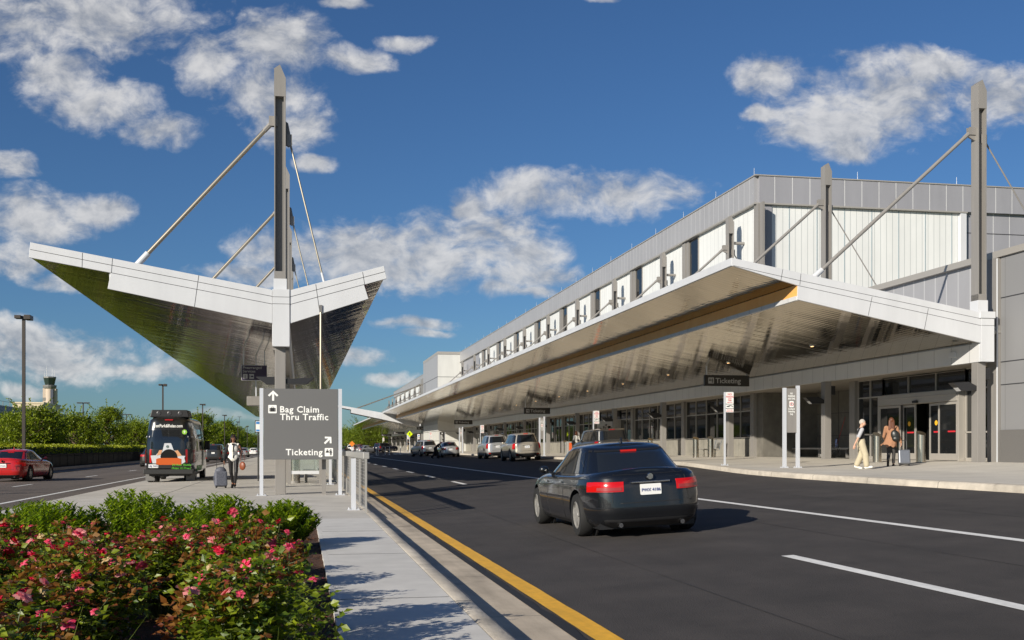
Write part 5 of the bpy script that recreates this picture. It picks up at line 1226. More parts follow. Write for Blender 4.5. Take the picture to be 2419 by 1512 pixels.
# ---------------------------------------------------------------- people
def voxel(mb, name, m, parent, vox, smooth=2):
    me = mb.mesh(name, m); o = bpy.data.objects.new(name, me); col.objects.link(o)
    r = o.modifiers.new('r', 'REMESH'); r.mode = 'VOXEL'; r.voxel_size = vox; r.use_smooth_shade = True
    if smooth: s = o.modifiers.new('s', 'SMOOTH'); s.iterations = smooth; s.factor = .5
    bpy.context.view_layer.update()
    me2 = bpy.data.meshes.new_from_object(o.evaluated_get(bpy.context.evaluated_depsgraph_get())); o.modifiers.clear(); o.data = me2
    me2.materials.clear(); me2.materials.append(m)
    if parent is not None: o.parent = parent
    return o
def caps(m, p, q, r0, r1, n=12):
    m.tube(p, q, r0, r1, n); m.ell(p, r0, n, 8); m.ell(q, r1, n, 8)
V = Vector
def hand(m, wrist, d, up, curl=.5, s=1.0):
    """palm, four unequal bent fingers and a thumb; d = direction of the hand, up = back of the hand"""
    d = V(d).normalized(); up = V(up); up = (up-d*up.dot(d)).normalized(); sd = d.cross(up)
    p0 = V(wrist)
    rot = Matrix((sd, d, up)).transposed()
    m.ell(p0+d*.045*s, (.040*s,.050*s,.017*s), 10, 8, rot)
    caps(m, p0-d*.02*s, p0+d*.02*s, .022*s, .024*s, 10)
    for i, (o, l) in enumerate(((-.030,.060),(-.010,.070),(.010,.066),(.029,.052))):
        b = p0+d*.085*s+sd*o*s; k = b+(d*math.cos(curl*.6)-up*math.sin(curl*.6))*l*.55*s; e = k+(d*math.cos(curl*1.6)-up*math.sin(curl*1.6))*l*.55*s
        caps(m, b-d*.02*s, k, .0085*s, .008*s, 8); caps(m, k, e, .008*s, .0068*s, 8)
    b = p0+d*.03*s-sd*.032*s; k = b+(d*.6-sd*.7-up*.3).normalized()*.035*s; e = k+(d*.9-sd*.1-up*.4).normalized()*.030*s
    caps(m, b, k, .011*s, .010*s, 8); caps(m, k, e, .010*s, .008*s, 8)
def person(lab, loc, rzz, J, st, vox=.010):
    """J: joints in metres, local, facing +Y. st: style dict of materials and garments"""
    t = thing('person', lab, 'person', loc, None, rzz); f = st.get('fem', False); sk = st['skin']; m = MB()
    hd, nk, ch, pv = V(J['head']), V(J['neck']), V(J['chest']), V(J['pelvis']); fwd = V(J.get('face', (0,1,0))).normalized()
    up = (hd-nk).normalized(); fw = (fwd-up*fwd.dot(up)).normalized(); sd = fw.cross(up); rot = Matrix((sd, fw, up)).transposed()
    H = .112
    m.ell(hd+up*.015, (.074,.092,.10), 16, 12, rot); m.ell(hd-up*.055+fw*.018, (.056,.066,.060), 14, 10, rot)       # skull, jaw
    m.ell(hd+fw*.098-up*.012, (.013,.020,.024), 10, 8, rot); m.ell(hd+fw*.085-up*.052, (.026,.012,.010), 10, 6, rot)   # nose, mouth
    for s in (-1, 1): m.ell(hd+sd*s*.077-up*.005, (.010,.020,.030), 8, 8, rot)
    caps(m, nk-up*.03, hd-up*.06, .056 if not f else .047, .05 if not f else .043)
    sw = .175 if f else .20; hw_ = .105 if f else .10; tw = (ch-pv).normalized(); shd = V(J.get('side', (1,0,0))).normalized()
    rt = Matrix((shd, tw.cross(shd), tw)).transposed()
    def torso(mm, g):
        mm.ell(ch, (.155+g if f else .18+g, .105+g, .16+g), 16, 12, rt); mm.ell((ch+pv)/2, ((.115 if f else .155)+g, .085+g, .16+g), 14, 10, rt); mm.ell(pv+tw*.03, ((.165 if f else .16)+g, .11+g, .13+g), 14, 10, rt)
        mm.ell(nk-tw*.05, (.13+g*.5,.07+g*.5,.06+g*.5), 12, 8, rt)
    torso(m, 0)
    arms = {}; legs = {}
    for s, k in ((-1, 'l'), (1, 'r')):
        sh_ = V(J.get('sh'+k, ch+tw*.13+shd*s*sw)); el, wr_ = V(J['el'+k]), V(J['wr'+k]); arms[k] = (sh_, el, wr_)
        caps(m, sh_, el, .047, .036); caps(m, el, wr_, .036, .024)
        d = (wr_-el).normalized(); hd_ = V(J.get('hd'+k, d)); hand(m, wr_+hd_.normalized()*.02, hd_, V(J.get('hu'+k, (s, 0, 0))), J.get('curl', .7))
        hp = pv+shd*s*.095; kn, an = V(J['kn'+k]), V(J['an'+k]); legs[k] = (hp, kn, an)
        caps(m, hp, kn, .082, .052); caps(m, kn, an, .054, .034)
        tf = V(J.get('to'+k, (0,1,0))).normalized(); caps(m, an-V((0,0,.02)), an+tf*.13+V((0,0,-.055)), .036, .030)
    body = voxel(m, 'body', sk, t, vox)
    # eyes
    for s in (-1, 1):
        e = MB(); e.ell(hd+fw*.083+sd*s*.030+up*.012, (.014,.008,.008), 8, 6, rot); e.build('eye', mat('eye_white',(.6,.6,.58),.4), t, world=False)
    # garments follow the body
    def trousers():
        a = MB(); g = st.get('tg', .012)
        a.ell(pv+tw*.03, ((.165 if f else .165)+g, .112+g, .13+g), 14, 10, rt)
        for k in 'lr':
            hp, kn, an = legs[k]; caps(a, hp, kn, .086+g, .056+g*1.6); caps(a, kn, an+(kn-an).normalized()*.05, .057+g*1.6, .040+g*1.8)
        return voxel(a, 'trousers', st['trousers'], t, vox)
    trousers()
    a = MB(); g = .016; torso(a, g)
    sl = st.get('sleeve', .75)
    ssl = []; s_of = {'l': -1, 'r': 1}
    for k in 'lr':
        sh_, el, wr_ = arms[k]
        caps(a, sh_-shd*s_of[k]*.02, sh_+(el-sh_)*.10, .040+g, .038+g); a_sl = a
        if 'sleeve_m' in st: a_sl = MB(); ssl.append(a_sl)
        if sl <= 1: caps(a_sl, sh_+(el-sh_)*.05, sh_+(el-sh_)*sl, .05+g, .045+g)
        else: caps(a_sl, sh_+(el-sh_)*.05, el, .049+g, .038+g); caps(a_sl, el, el+(wr_-el)*(sl-1), .038+g, .028+g)
    voxel(a, 'shirt', st['shirt'], t, vox)
    for q in ssl: voxel(q, 'sleeve', st['sleeve_m'], t, vox)
    for k in 'lr':
        an = legs[k][2]; tf = V(J.get('to'+k, (0,1,0))).normalized(); b = MB()
        caps(b, an+V((0,0,-.035))-tf*.03, an+tf*.155+V((0,0,-.06)), .045, .038); b.ell(an+tf*.15+V((0,0,-.062)), (.045,.055,.034), 10, 8)
        voxel(b, 'shoe', st['shoe'], t, vox, 1)
    h = MB()
    h.ell(hd+up*.03-fw*.018, (.088,.098,.10), 14, 10, rot)
    if st.get('hair') == 'long':
        for i in range(7):
            a_ = (-.5+i/6)*2; caps(h, hd+sd*.06*a_-fw*.05, hd+sd*.085*a_-fw*.08-V((0,0,st.get('hl',.34)+.03*math.sin(i*2.3))), .042, .030)
    if st.get('hair') == 'bob':
        for s in (-1, 1): caps(h, hd+sd*s*.07-fw*.02, hd+sd*s*.085-fw*.02-up*.14, .035, .03); caps(h, hd+sd*s*.05-fw*.07, hd+sd*s*.06-fw*.075-up*.15, .04, .035)
        caps(h, hd-fw*.07, hd-fw*.08-up*.15, .05, .04); caps(h, hd+fw*.07+up*.055-sd*.035, hd+fw*.07+up*.055+sd*.035, .022, .022)
    ho = voxel(h, 'hair', st['hair_m'], t, vox)
    # keep the face clear of hair
    ft = MB(); ft.ell(hd+fw*.055-up*.02, (.067,.052,.066), 14, 10, rot); ft.ell(hd+fw*.098-up*.012, (.012,.018,.022), 8, 8, rot); ft.build('face', sk, t, smooth=True, world=False)
    return t, arms, legs, (hd, fw, sd, up, ch, pv)
skin_l = mat('skin_light',(.55,.32,.22),.55,var=.05,vscale=20); skin_d = mat('skin_brown',(.20,.085,.045),.5); skin_k = mat('skin_deep',(.07,.035,.022),.5)
white_c = mat('white_cloth',(.74,.73,.68),.85); black_c = mat('black_cloth',(.010,.010,.012),.8); leather = mat('black_leggings',(.014,.013,.014),.35); hair_k = mat('hair_black',(.008,.006,.006),.45); hair_b = mat('hair_auburn',(.07,.022,.010),.5,c2=(.14,.045,.015),vscale=14); hair_w = mat('hair_grey',(.42,.38,.33),.7)
khaki = mat('khaki_cloth',(.46,.40,.28),.85,var=.06,vscale=8); tan_c = mat('tan_knit',(.33,.165,.09),.9,var=.08,vscale=20); dgrey_c = mat('grey_jeans',(.045,.042,.04),.85)
# the woman walking towards the camera (faces -Y): built facing +Y, turned round
J = dict(head=(0,.02,1.66), neck=(0,0,1.49), chest=(0,0,1.30), pevlis=0, pelvis=(0,0,.98), face=(-.25,1,.0), side=(1,0,0),
         ell=(-.25,-.04,1.14), wrl=(-.24,.10,1.28), hdl=(.25,.1,.95), hul=(-.5,.6,0),
         elr=(.27,-.10,1.13), wrr=(.31,-.16,.90), hdr=(.05,-.05,-1), hur=(1,0,0),
         knl=(-.09,.06,.53), anl=(-.05,.02,.13), knr=(.08,-.06,.53), anr=(.04,-.28,.16), tol=(0,1,0), tor=(.1,.8,-.5), curl=1.0)
w, arms, legs, hh = person('woman in white sleeveless blouse and black trousers walking towards the camera pulling a case', (-2.2, 37.75, .02), R(180), J,
    dict(fem=True, skin=skin_d, shirt=white_c, trousers=leather, shoe=blackm, hair='bob', hair_m=hair_k, sleeve=1.85, sleeve_m=black_c, tg=.004), .009)
hd, fw, sd, up, ch, pv = hh
for s in (-1, 1):
    m = MB(); m.ell(hd+fw*.098+sd*s*.034+up*.012, (.028,.008,.022), 10, 6, Matrix((sd, fw, up)).transposed()); m.build('sunglass_lens', mat('lens_dark',(.01,.02,.03),.1), w, world=False)
m = MB(); m.tube((0,.125,1.44),(.0,.135,.99),.016,.014,6); m.box(-.05,.05,.09,.12,1.43,1.48); m.build('placket', black_c, w, world=False)
m = MB()
for k in 'lr':
    an = legs[k][2]; tt = V(J['to'+k]).normalized(); m.tube(an-tt*.05+V((0,0,-.06)), an-tt*.06+V((0,0,-.15)), .014, .008, 6)
m.build('heels', blackm, w, world=False)
# her handbag
t = thing('handbag', 'rust-brown leather handbag hanging from the walking woman', 'handbag', (-1.90, 37.62, .62))
m = MB(); m.ell((0,0,.13), (.055,.12,.145), 16, 12, Matrix.Rotation(R(60),3,'Z')); 
o = voxel(m, 'bag_body', mat('rust_leather',(.20,.05,.016),.45,var=.1,vscale=12), t, .012)
m = MB(); m.path([(-.06,-.03,.30),(-.05,-.02,.52),(-.02,0,.66),(.05,.02,.52),(.06,.03,.30)], .009, 6); m.build('strap', mat('rust_leather2',(.14,.03,.012),.5), t, world=False)
def suitcase(lab, loc, rzz, pm, w=.42, h=.58, d=.25, hh=.45, lean=0):
    t = thing('suitcase', lab, 'suitcase', loc, None, rzz)
    m = MB(); m.box(-w/2,w/2,-d/2,d/2,.06,.06+h); m.build('shell', pm, t, world=False, bevel=.04)
    m = MB()
    for x in (-w*.32,-w*.16,0,w*.16,w*.32): m.box(x-.006,x+.006,-d/2-.006,-d/2+.002,.12,h)
    m.build('rib', pm, t, world=False)
    m = MB(); m.path([(-w*.28,d*.35,.06+h),(-w*.28,d*.35,.06+h+hh),(w*.28,d*.35,.06+h+hh),(w*.28,d*.35,.06+h)], .010, 6); m.build('pull_handle', blk, t, world=False)
    for x in (-w*.38, w*.38):
        for y in (-d*.35, d*.35):
            m = MB(); m.lathe([(0,-.015),(.03,-.015),(.03,.015),(0,.015)], (x,y,.03), axis='x', n=10); m.build('wheel', blk, t, world=False)
    if lean: t.rotation_euler = (lean, 0, rzz)
    return t
suitcase('blue-grey patterned trolley case with black handle pulled by the walking woman', (-2.62, 38.05, .0), R(12), mat('case_weave',(.05,.055,.075),.7,c2=(.16,.17,.21),vscale=45), .40, .50, .26, .40, R(-10))
m = MB(); bag2 = thing('travel_bag', 'soft blue-grey patterned bag strapped behind the trolley case', 'bag', (-2.70, 38.3, .42), None, R(12)); m.ell((.05,0,.12),(.2,.14,.18),14,10); voxel(m, 'bag_body', MATS['case_weave'], bag2, .015); m = MB(); m.path([(-.14,-.03,.12),(-.2,-.06,-.1),(-.16,-.05,-.28)],.01,6); m.build('loose_strap', MATS['case_weave'], bag2, world=False)
# the grey-haired man walking right
J = dict(head=(0,.05,1.50), neck=(0,.01,1.35), chest=(0,0,1.17), pelvis=(0,0,.86), face=(.25,1,-.1), side=(1,.1,0),
         ell=(-.27,-.06,.98), wrl=(-.27,.08,.78), hdl=(0,.3,-1), hul=(-1,0,0), elr=(.27,-.12,1.0), wrr=(.25,-.22,.80), hdr=(0,-.2,-1), hur=(1,0,0),
         knl=(-.11,.03,.46), anl=(-.11,-.13,.11), knr=(.11,.13,.46), anr=(.11,.17,.09), tol=(0,1,-.2), tor=(0,1,.25), curl=.6)
px, py = 18.0, 33.2
mn, arms, legs, hh = person('grey-haired man in black T-shirt and khaki trousers walking along the pavement', (px, py, plaza_z(px, py)), R(-112), J,
    dict(skin=skin_l, shirt=black_c, trousers=khaki, shoe=white_c, hair='short', hair_m=hair_w, sleeve=.8, sleeve_m=mat('striped_sleeve',(.40,.40,.42),.8), tg=.03), .010)
# the woman in the long cardigan (seen from behind)
J = dict(head=(0,.0,1.55), neck=(0,-.01,1.39), chest=(0,0,1.21), pelvis=(0,0,.90), face=(-.1,1,-.1), side=(1,0,0),
         ell=(-.24,.10,1.02), wrl=(-.20,.26,.92), hdl=(0,1,-.3), hul=(-1,0,0), elr=(.25,-.05,1.0), wrr=(.31,-.10,.80), hdr=(.05,-.1,-1), hur=(1,0,0),
         knl=(-.08,-.02,.46), anl=(-.12,-.36,.20), knr=(.08,.06,.47), anr=(.07,.06,.08), tol=(0,.4,-1), tor=(0,1,0), curl=1.0)
px, py = 19.95, 34.7; pzz = plaza_z(px, py)
wc, arms, legs, hh = person('woman with long auburn hair and flowing tan cardigan heading for the door', (px, py, pzz), R(-28), J,
    dict(fem=True, skin=skin_l, shirt=tan_c, trousers=dgrey_c, shoe=blackm, hair='long', hair_m=hair_b, sleeve=1.9, tg=.006, hl=.30), .010)
m = MB(); n = 20; rows = [(1.18,.15,.11,0,0),(1.02,.16,.12,0,-.02),(.88,.18,.14,-.01,-.03),(.76,.20,.16,-.04,-.05),(.66,.225,.18,-.08,-.07)]
vs = []
for (z, a, b, ox, oy) in rows:
    for i in range(n+1):
        u = R(160+220*i/n); wv = 1+.07*math.sin(i*1.9)*(1.2-z); vs.append((ox+a*math.cos(u)*wv-(.16*(1.0-z) if math.cos(u) < -.6 else 0), oy+b*math.sin(u)*wv, z+(.04*math.sin(i*1.3) if z < .7 else 0)+(.05 if math.cos(u) < -.5 and z < .7 else 0)))
k = n+1; m.add(vs, [(j*k+i, j*k+i+1, (j+1)*k+i+1, (j+1)*k+i) for j in range(len(rows)-1) for i in range(n)])
cg = m.build('cardigan_skirt', tan_c, wc, smooth='all', world=False, fixn=False); md = cg.modifiers.new('s','SOLIDIFY'); md.thickness = .012; md = cg.modifiers.new('ss','SUBSURF'); md.levels = 1; md.render_levels = 1
t = thing('shoulder_bag', 'black leather bag hanging on the back of the woman in the tan cardigan', 'bag', (px+.03, py-.20, pzz+.86), None, R(-28)); m = MB(); m.ell((.0,-.02,.20),(.145,.08,.19),16,12, Matrix.Rotation(R(-18),3,'Y')); m.ell((.02,-.02,.08),(.13,.085,.10),14,10); voxel(m, 'bag_body', mat('black_leather',(.014,.015,.013),.4), t, .012); m = MB(); m.path([(-.05,0,.36),(.09,.14,.54),(.14,.22,.40),(.10,.06,.30)],.012,6); m.build('strap', MATS['black_leather'], t, world=False)
suitcase('silver hard-shell trolley case rolling behind the woman in the tan cardigan', (px+.27, py-.38, plaza_z(px+.3, py-.4)), R(-22), mat('case_silver',(.17,.18,.20),.35,.5), .38, .50, .22, .36, R(-14))
# the stooping porter
J = dict(head=(0,.50,1.42), neck=(0,.38,1.33), chest=(0,.24,1.18), pelvis=(0,-.02,.92), face=(0,1,-.5), side=(1,0,0),
         ell=(-.24,.45,.98), wrl=(-.18,.68,.88), hdl=(0,1,0), hul=(0,0,1), elr=(.24,.45,.98), wrr=(.20,.70,.90), hdr=(0,1,0), hur=(0,0,1),
         knl=(-.12,.02,.48), anl=(-.12,-.30,.12), knr=(.12,.18,.48), anr=(.12,.16,.10), tol=(0,1,-.4), tor=(0,1,0), curl=.8)
px, py = 12.0, 99.3
person('porter in dark shirt and shorts bending towards the silver saloon', (px, py, rz(px)), R(-75), J, dict(skin=skin_k, shirt=black_c, trousers=black_c, shoe=blackm, hair='short', hair_m=hair_k, sleeve=.8, tg=.03), .016)
# woman in white by the wagon, and far figures
J = dict(head=(0,.02,1.58), neck=(0,0,1.42), chest=(0,0,1.24), pelvis=(0,0,.92), side=(1,0,0), ell=(-.24,-.05,1.05), wrl=(-.24,.08,.85), elr=(.24,-.06,1.05), wrr=(.25,.06,.85), knl=(-.09,.08,.48), anl=(-.09,-.05,.10), knr=(.09,0,.48), anr=(.09,.12,.09), curl=.6)
person('woman in a loose white top on the pavement behind the dark wagon', (18.1, 71.5, plaza_z(18.1,71.5)), R(20), J, dict(fem=True, skin=skin_l, shirt=white_c, trousers=white_c, shoe=white_c, hair='bob', hair_m=hair_b, sleeve=1.5, tg=.03), .016)
t = thing('shoulder_bag', 'dark bag at the hip of the woman in white', 'bag', (17.86, 71.3, 1.6)); m = MB(); m.ell((0,0,.1),(.13,.09,.16),12,8); voxel(m, 'bag_body', MATS['black_leather'], t, .02); m = MB(); m.path([(0,0,.2),(.14,.05,.5),(.2,.1,.45)],.012,5); m.build('strap', MATS['black_leather'], t, world=False)
person('distant person in dark top and light trousers by the far bollards', (16.9, 176, plaza_z(16.9,176)), R(60), J, dict(skin=skin_d, shirt=black_c, trousers=khaki, shoe=blackm, hair='short', hair_m=hair_k, sleeve=.8, tg=.03), .022)
person('distant person in a green shirt and white shorts beside the far road', (7.4, 196, rz(7.4)), R(30), J, dict(skin=skin_l, shirt=mat('green_shirt',(.22,.40,.05),.8), trousers=white_c, shoe=white_c, hair='short', hair_m=hair_b, sleeve=.7, tg=.03), .022)
# ---------------------------------------------------------------- plants
def leaf_mat(name, c1, c2, rough=.45, tr=.35):
    m = bpy.data.materials.new(name); m.use_nodes = True; nt = m.node_tree; N, L = nt.nodes, nt.links; b = N['Principled BSDF']
    g = N.new('ShaderNodeNewGeometry'); mx = N.new('ShaderNodeMix'); mx.data_type = 'RGBA'; L.new(g.outputs['Random Per Island'], mx.inputs[0]); mx.inputs[6].default_value = (*c1, 1); mx.inputs[7].default_value = (*c2, 1)
    L.new(mx.outputs[2], b.inputs['Base Color']); b.inputs['Roughness'].default_value = rough
    tl = N.new('ShaderNodeBsdfTranslucent'); hs = N.new('ShaderNodeHueSaturation'); hs.inputs['Value'].default_value = 1.3; L.new(mx.outputs[2], hs.inputs['Color']); L.new(hs.outputs[0], tl.inputs[0])
    ms = N.new('ShaderNodeMixShader'); ms.inputs[0].default_value = tr; L.new(b.outputs[0], ms.inputs[1]); L.new(tl.outputs[0], ms.inputs[2]); L.new(ms.outputs[0], N['Material Output'].inputs[0])
    MATS[name] = m; return m
lf_tree = leaf_mat('leaf_tree', (.085,.135,.006), (.27,.33,.014)); lf_tree2 = leaf_mat('leaf_oak', (.10,.15,.010), (.26,.32,.02)); lf_hedge = leaf_mat('leaf_hedge', (.18,.22,.005), (.40,.43,.012))
lf_box = leaf_mat('leaf_box', (.08,.16,.004), (.32,.42,.012), .38, .4); lf_rose = leaf_mat('leaf_rose', (.04,.09,.005), (.24,.29,.012), .42, .38); lf_rose_r = leaf_mat('leaf_rose_red', (.17,.035,.012), (.28,.14,.02), .45, .4)
petal = leaf_mat('petal_pink', (.72,.03,.10), (.85,.16,.26), .5, .35); petal2 = leaf_mat('petal_pale', (.80,.22,.26), (.82,.42,.38), .5, .4); petal4 = leaf_mat('petal_withered', (.55,.40,.16), (.70,.52,.30), .6, .4); petal3 = leaf_mat('petal_red', (.55,.006,.03), (.68,.02,.06), .5, .3)
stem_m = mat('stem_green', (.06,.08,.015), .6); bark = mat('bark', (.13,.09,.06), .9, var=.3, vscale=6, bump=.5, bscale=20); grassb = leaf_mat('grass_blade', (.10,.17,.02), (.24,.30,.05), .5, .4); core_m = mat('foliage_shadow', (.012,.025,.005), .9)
def leaf(m, p, d, n, l, w, bend=.25):
    """a folded, pointed leaf of six vertices"""
    d = d.normalized(); s = d.cross(n)
    if s.length < 1e-4: s = d.orthogonal()
    s.normalize(); n = s.cross(d)
    a = p; b = p+d*l*.45+s*w*.5+n*l*bend*.2; c = p+d*l*.45-s*w*.5+n*l*bend*.2; e = p+d*l-n*l*bend*.25; q = p+d*l*.45-n*l*.02
    o = len(m.v); m.v += [tuple(a), tuple(b), tuple(e), tuple(c), tuple(q)]; m.f += [(o, o+1, o+4), (o+1, o+2, o+4), (o+2, o+3, o+4), (o+3, o, o+4)]; m.fm += [m.cm]*4
def rv(rnd): 
    while True:
        v = V((rnd.uniform(-1,1), rnd.uniform(-1,1), rnd.uniform(-1,1)))
        if .05 < v.length < 1: return v.normalized()
def tree_mesh(seed, h, r, trunk_h, nclump, nleaf, ls, lm, shape='oval'):
    rnd = random.Random(seed); tr = MB(); cr = MB()
    top = V((rnd.uniform(-.2,.2), rnd.uniform(-.2,.2), h*.75)); tr.tube((0,0,0), (0,0,trunk_h), .05*h**.7*.6+.04, .04*h**.7*.6+.02, 8); tr.tube((0,0,trunk_h), top, .04*h**.7*.6+.02, .02, 6)
    for i in range(nclump):
        u = rnd.random(); z = trunk_h+(h-trunk_h)*(.04+.94*u)
        rr = r*(1-.85*u**1.6)**.6 if shape == 'cone' else r*math.sqrt(max(.05, 1-(2*u-.75)**2*.62))
        a = rnd.uniform(0, 6.283); q = rr*math.sqrt(rnd.uniform(.15, 1)); c = V((q*math.cos(a), q*math.sin(a), z)); cs = r*rnd.uniform(.16,.30)
        b0 = V((0,0,max(trunk_h*.8, z-q*.7))); 
        if q > .3*r: tr.tube(b0, c, .035*h**.5, .01, 5)
        for k in range(nleaf):
            v = rv(rnd); p = c+V((v.x*cs, v.y*cs, v.z*cs*.8))*rnd.uniform(.35,1.1); d = (v+V((0,0,rnd.uniform(-.6,.4)))+rv(rnd)*.6)
            leaf(cr, p, d, rv(rnd)*.7+V((0,0,1)), ls*rnd.uniform(.7,1.3), ls*.6)
        if rnd.random() < .35:     # an escaping shoot
            dd = (c-V((0,0,z-.5))).normalized()+V((0,0,.8)); 
            for k in range(10): leaf(cr, c+dd.normalized()*(cs+.07*k*r*.5), rv(rnd)+dd, rv(rnd), ls, ls*.6)
    return tr, cr
def dupt(o, loc, rz, lab, grp, sc_=1.0):
    f = sc_ if hasattr(sc_, '__len__') else (sc_,)*3
    return dup(o, loc, rz, lab, grp, (f[0], f[1], f[2]*.86))
def tree(lab, x, y, z, seed, h, r, th_, nc, nl, ls, lm, grp, shape='oval', name='broadleaf_tree'):
    t = thing(name, lab, 'tree', (x, y, z), grp); t.scale = (1, 1, .86); a, b = tree_mesh(seed, h, r, th_, nc, nl, ls, lm, shape)
    a.build('trunk', bark, t, smooth=True, world=False); b.build('crown', lm, t, world=False, fixn=False); return t
G1 = 'young trees behind the roadside hedge'
T1 = tree('young bushy tree with visible reddish trunk just right of the nearest street lamp', -24.0, 107, -.05, 11, 5.9, 2.9, 1.5, 130, 70, .25, lf_tree, G1)
T2 = tree('tallest conical young tree below the left twin-head lamp', -24.0, 147, -.05, 12, 7.4, 2.9, 1.0, 140, 70, .25, lf_tree, G1, 'cone')
T3 = tree('loose crowned young tree with open top left of the tallest tree', -24.0, 126, -.05, 13, 5.8, 2.7, 1.2, 110, 66, .25, lf_tree, G1)
dupt(T3, (-24, 168, -.05), R(80), 'small rounded young tree just left of the shuttle van roof', G1, 1.0)
dupt(T1, (-25, 88, -.05), R(140), 'dark low tree at the left edge of the picture', G1, (.82,.82,.76))
dupt(T3, (-28, 136, -.05), R(200), 'tree filling the row behind the loose crowned tree', G1, 1.0); dupt(T1, (-29.5, 118, -.05), R(20), 'tree filling the row behind the reddish trunk', G1, (1,1,.95)); dupt(T3, (-29, 158, -.05), R(270), 'tree partly hidden behind the tallest conical tree', G1, 1.0)
dupt(T1, (-26, 190, -.05), R(200), 'tree whose top shows just left above the van roof', G1, 1.15)
for i, (x, y, s, lab) in enumerate([(-23,262,1.45,'tall tree right behind the shuttle van, first of the far left group'),(-24,300,1.5,'second tree of the far left group right of the van'),(-23,345,1.5,'tree above the dark cars on the far left road'),(-25,390,1.65,'tree behind the head of the walking woman'),(-24,440,1.5,'rounded tree right of the walking woman'),(-22,500,1.55,'last far tree left of the direction sign'),(-14,560,1.6,'far tree directly behind the bus stop panel')]):
    dupt(T1 if i % 2 else T2, (x, y, -.3), R(50*i), lab, 'far trees along the left road', (s*1.3, s*1.3, s))
for i, (x, y) in enumerate([(-12,-14),(-9,-24),(-30,60),(-31,76),(-33,95)]):
    dupt(T1, (x if y > 0 else -26, y if y > 0 else y+40, -.1), R(70*i), f'tree beyond the left edge of the picture, {ordn[i]} in its row', 'trees beyond the left edge', 1.3)
G2 = 'spreading trees at the end of the terminal'
O1 = tree('broad dark green tree at the end of the road, just right of the direction sign', 18.5, 318, .2, 31, 9.2, 6.6, 1.6, 150, 75, .42, lf_tree2, G2, name='spreading_tree')
dupt(O1, (26.5, 322, .2), R(100), 'broad tree behind the far canopy tip', G2, 1.12); dupt(O1, (34, 318, .2), R(200), 'broad tree behind the Bag Claim signs', G2, .95); dupt(O1, (12.2, 345, .2), R(250), 'lower tree at the far left of the end group', G2, .85); dupt(O1, (41, 330, .2), R(20), 'tree closing the gap beneath the far canopy', G2, 1.0); dupt(O1, (30, 352, .2), R(60), 'taller tree showing above the far canopy edge', G2, 1.35)
for i, (x, y) in enumerate([(2,620),(-8,660),(12,600)]): dupt(O1, (x, y, 0), R(90*i), f'very distant tree at the horizon, {ordn[i]} from the left road', 'horizon trees', 1.2)
# clipped hedge
t = thing('clipped_hedge', 'long clipped light green hedge behind the black railing', 'hedge', (-19, 60, 0))
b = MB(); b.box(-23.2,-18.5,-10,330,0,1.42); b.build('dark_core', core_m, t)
rnd = random.Random(5); m = MB()
for i in range(42000):
    y = 30+(rnd.random()**1.7)*260; top = rnd.random() < .64
    p = V((rnd.uniform(-23.3,-18.4), y, 1.44+rnd.uniform(0,.13)+.05*math.sin(y*.7))) if top else V((-18.42+rnd.uniform(-.08,.08), y, rnd.uniform(.1,1.5)))
    d = V((.2,-.1,1)) if top else V((1,-.3,.4)); leaf(m, p, d+rv(rnd)*.9, rv(rnd), .14, .10)
tag(m.build('foliage', lf_hedge, t, fixn=False), kind='stuff')

# glossy shrubs at the back of the bed
def box_shrub(seed, h, r):
    rnd = random.Random(seed); m = MB(); s = MB(); n = 210
    for i in range(n):
        a = rnd.uniform(0, 6.283); q = math.sqrt(rnd.random())*r; x, y = q*math.cos(a), q*math.sin(a)
        top = h*(1-.42*(q/r)**2.4)*rnd.uniform(.80,1.08)
        base = V((x*.35, y*.35, 0)); tip = V((x, y, top)); s.tube(base, tip, .006, .003, 4, False)
        nl = int(26*top/h)+8
        for k in range(nl):
            f = 1-(k/nl)**1.2*.85; p = base.lerp(tip, f); ang = k*2.4+rnd.uniform(-.3,.3)
            d = V((math.cos(ang), math.sin(ang), .95 if k < 7 else .55)); leaf(m, p, d, V((0,0,1)), rnd.uniform(.055,.085), .038, .3)
    return s, m
def shrub(lab, x, y, seed, h, r):
    t = thing('glossy_shrub', lab, 'shrub', (x, y, -.04), 'glossy green shrubs along the back of the bed'); s, m = box_shrub(seed, h, r); s.build('stems', stem_m, t, world=False, fixn=False); m.build('foliage', lf_box, t, world=False, fixn=False); return t
S = [shrub('tallest glossy green shrub, below the shuttle van', -2.05, 14.6, 1, .80, .72), shrub('glossy shrub right of centre, left of the direction sign post', -.95, 14.4, 2, .76, .62), shrub('rightmost glossy shrub at the corner of the bed by the walkway', -.22, 15.6, 3, .62, .50)]
for i, (x, y, s, lab, k) in enumerate([(-2.95,14.2,.93,'glossy shrub second from the tallest, towards the left',1),(-4.0,14.0,.95,'dark glossy shrub at the left end of the back row',0),(-3.5,15.4,.85,'glossy shrub behind the left pair',1),(-1.5,15.9,.78,'low glossy shrub in the gap behind the tallest shrub',2),(-4.7,15.6,.95,'glossy shrub cut by the left picture edge',1)]):
    dup(S[k], (x, y, -.04), R(75*i+30), lab, None, s)
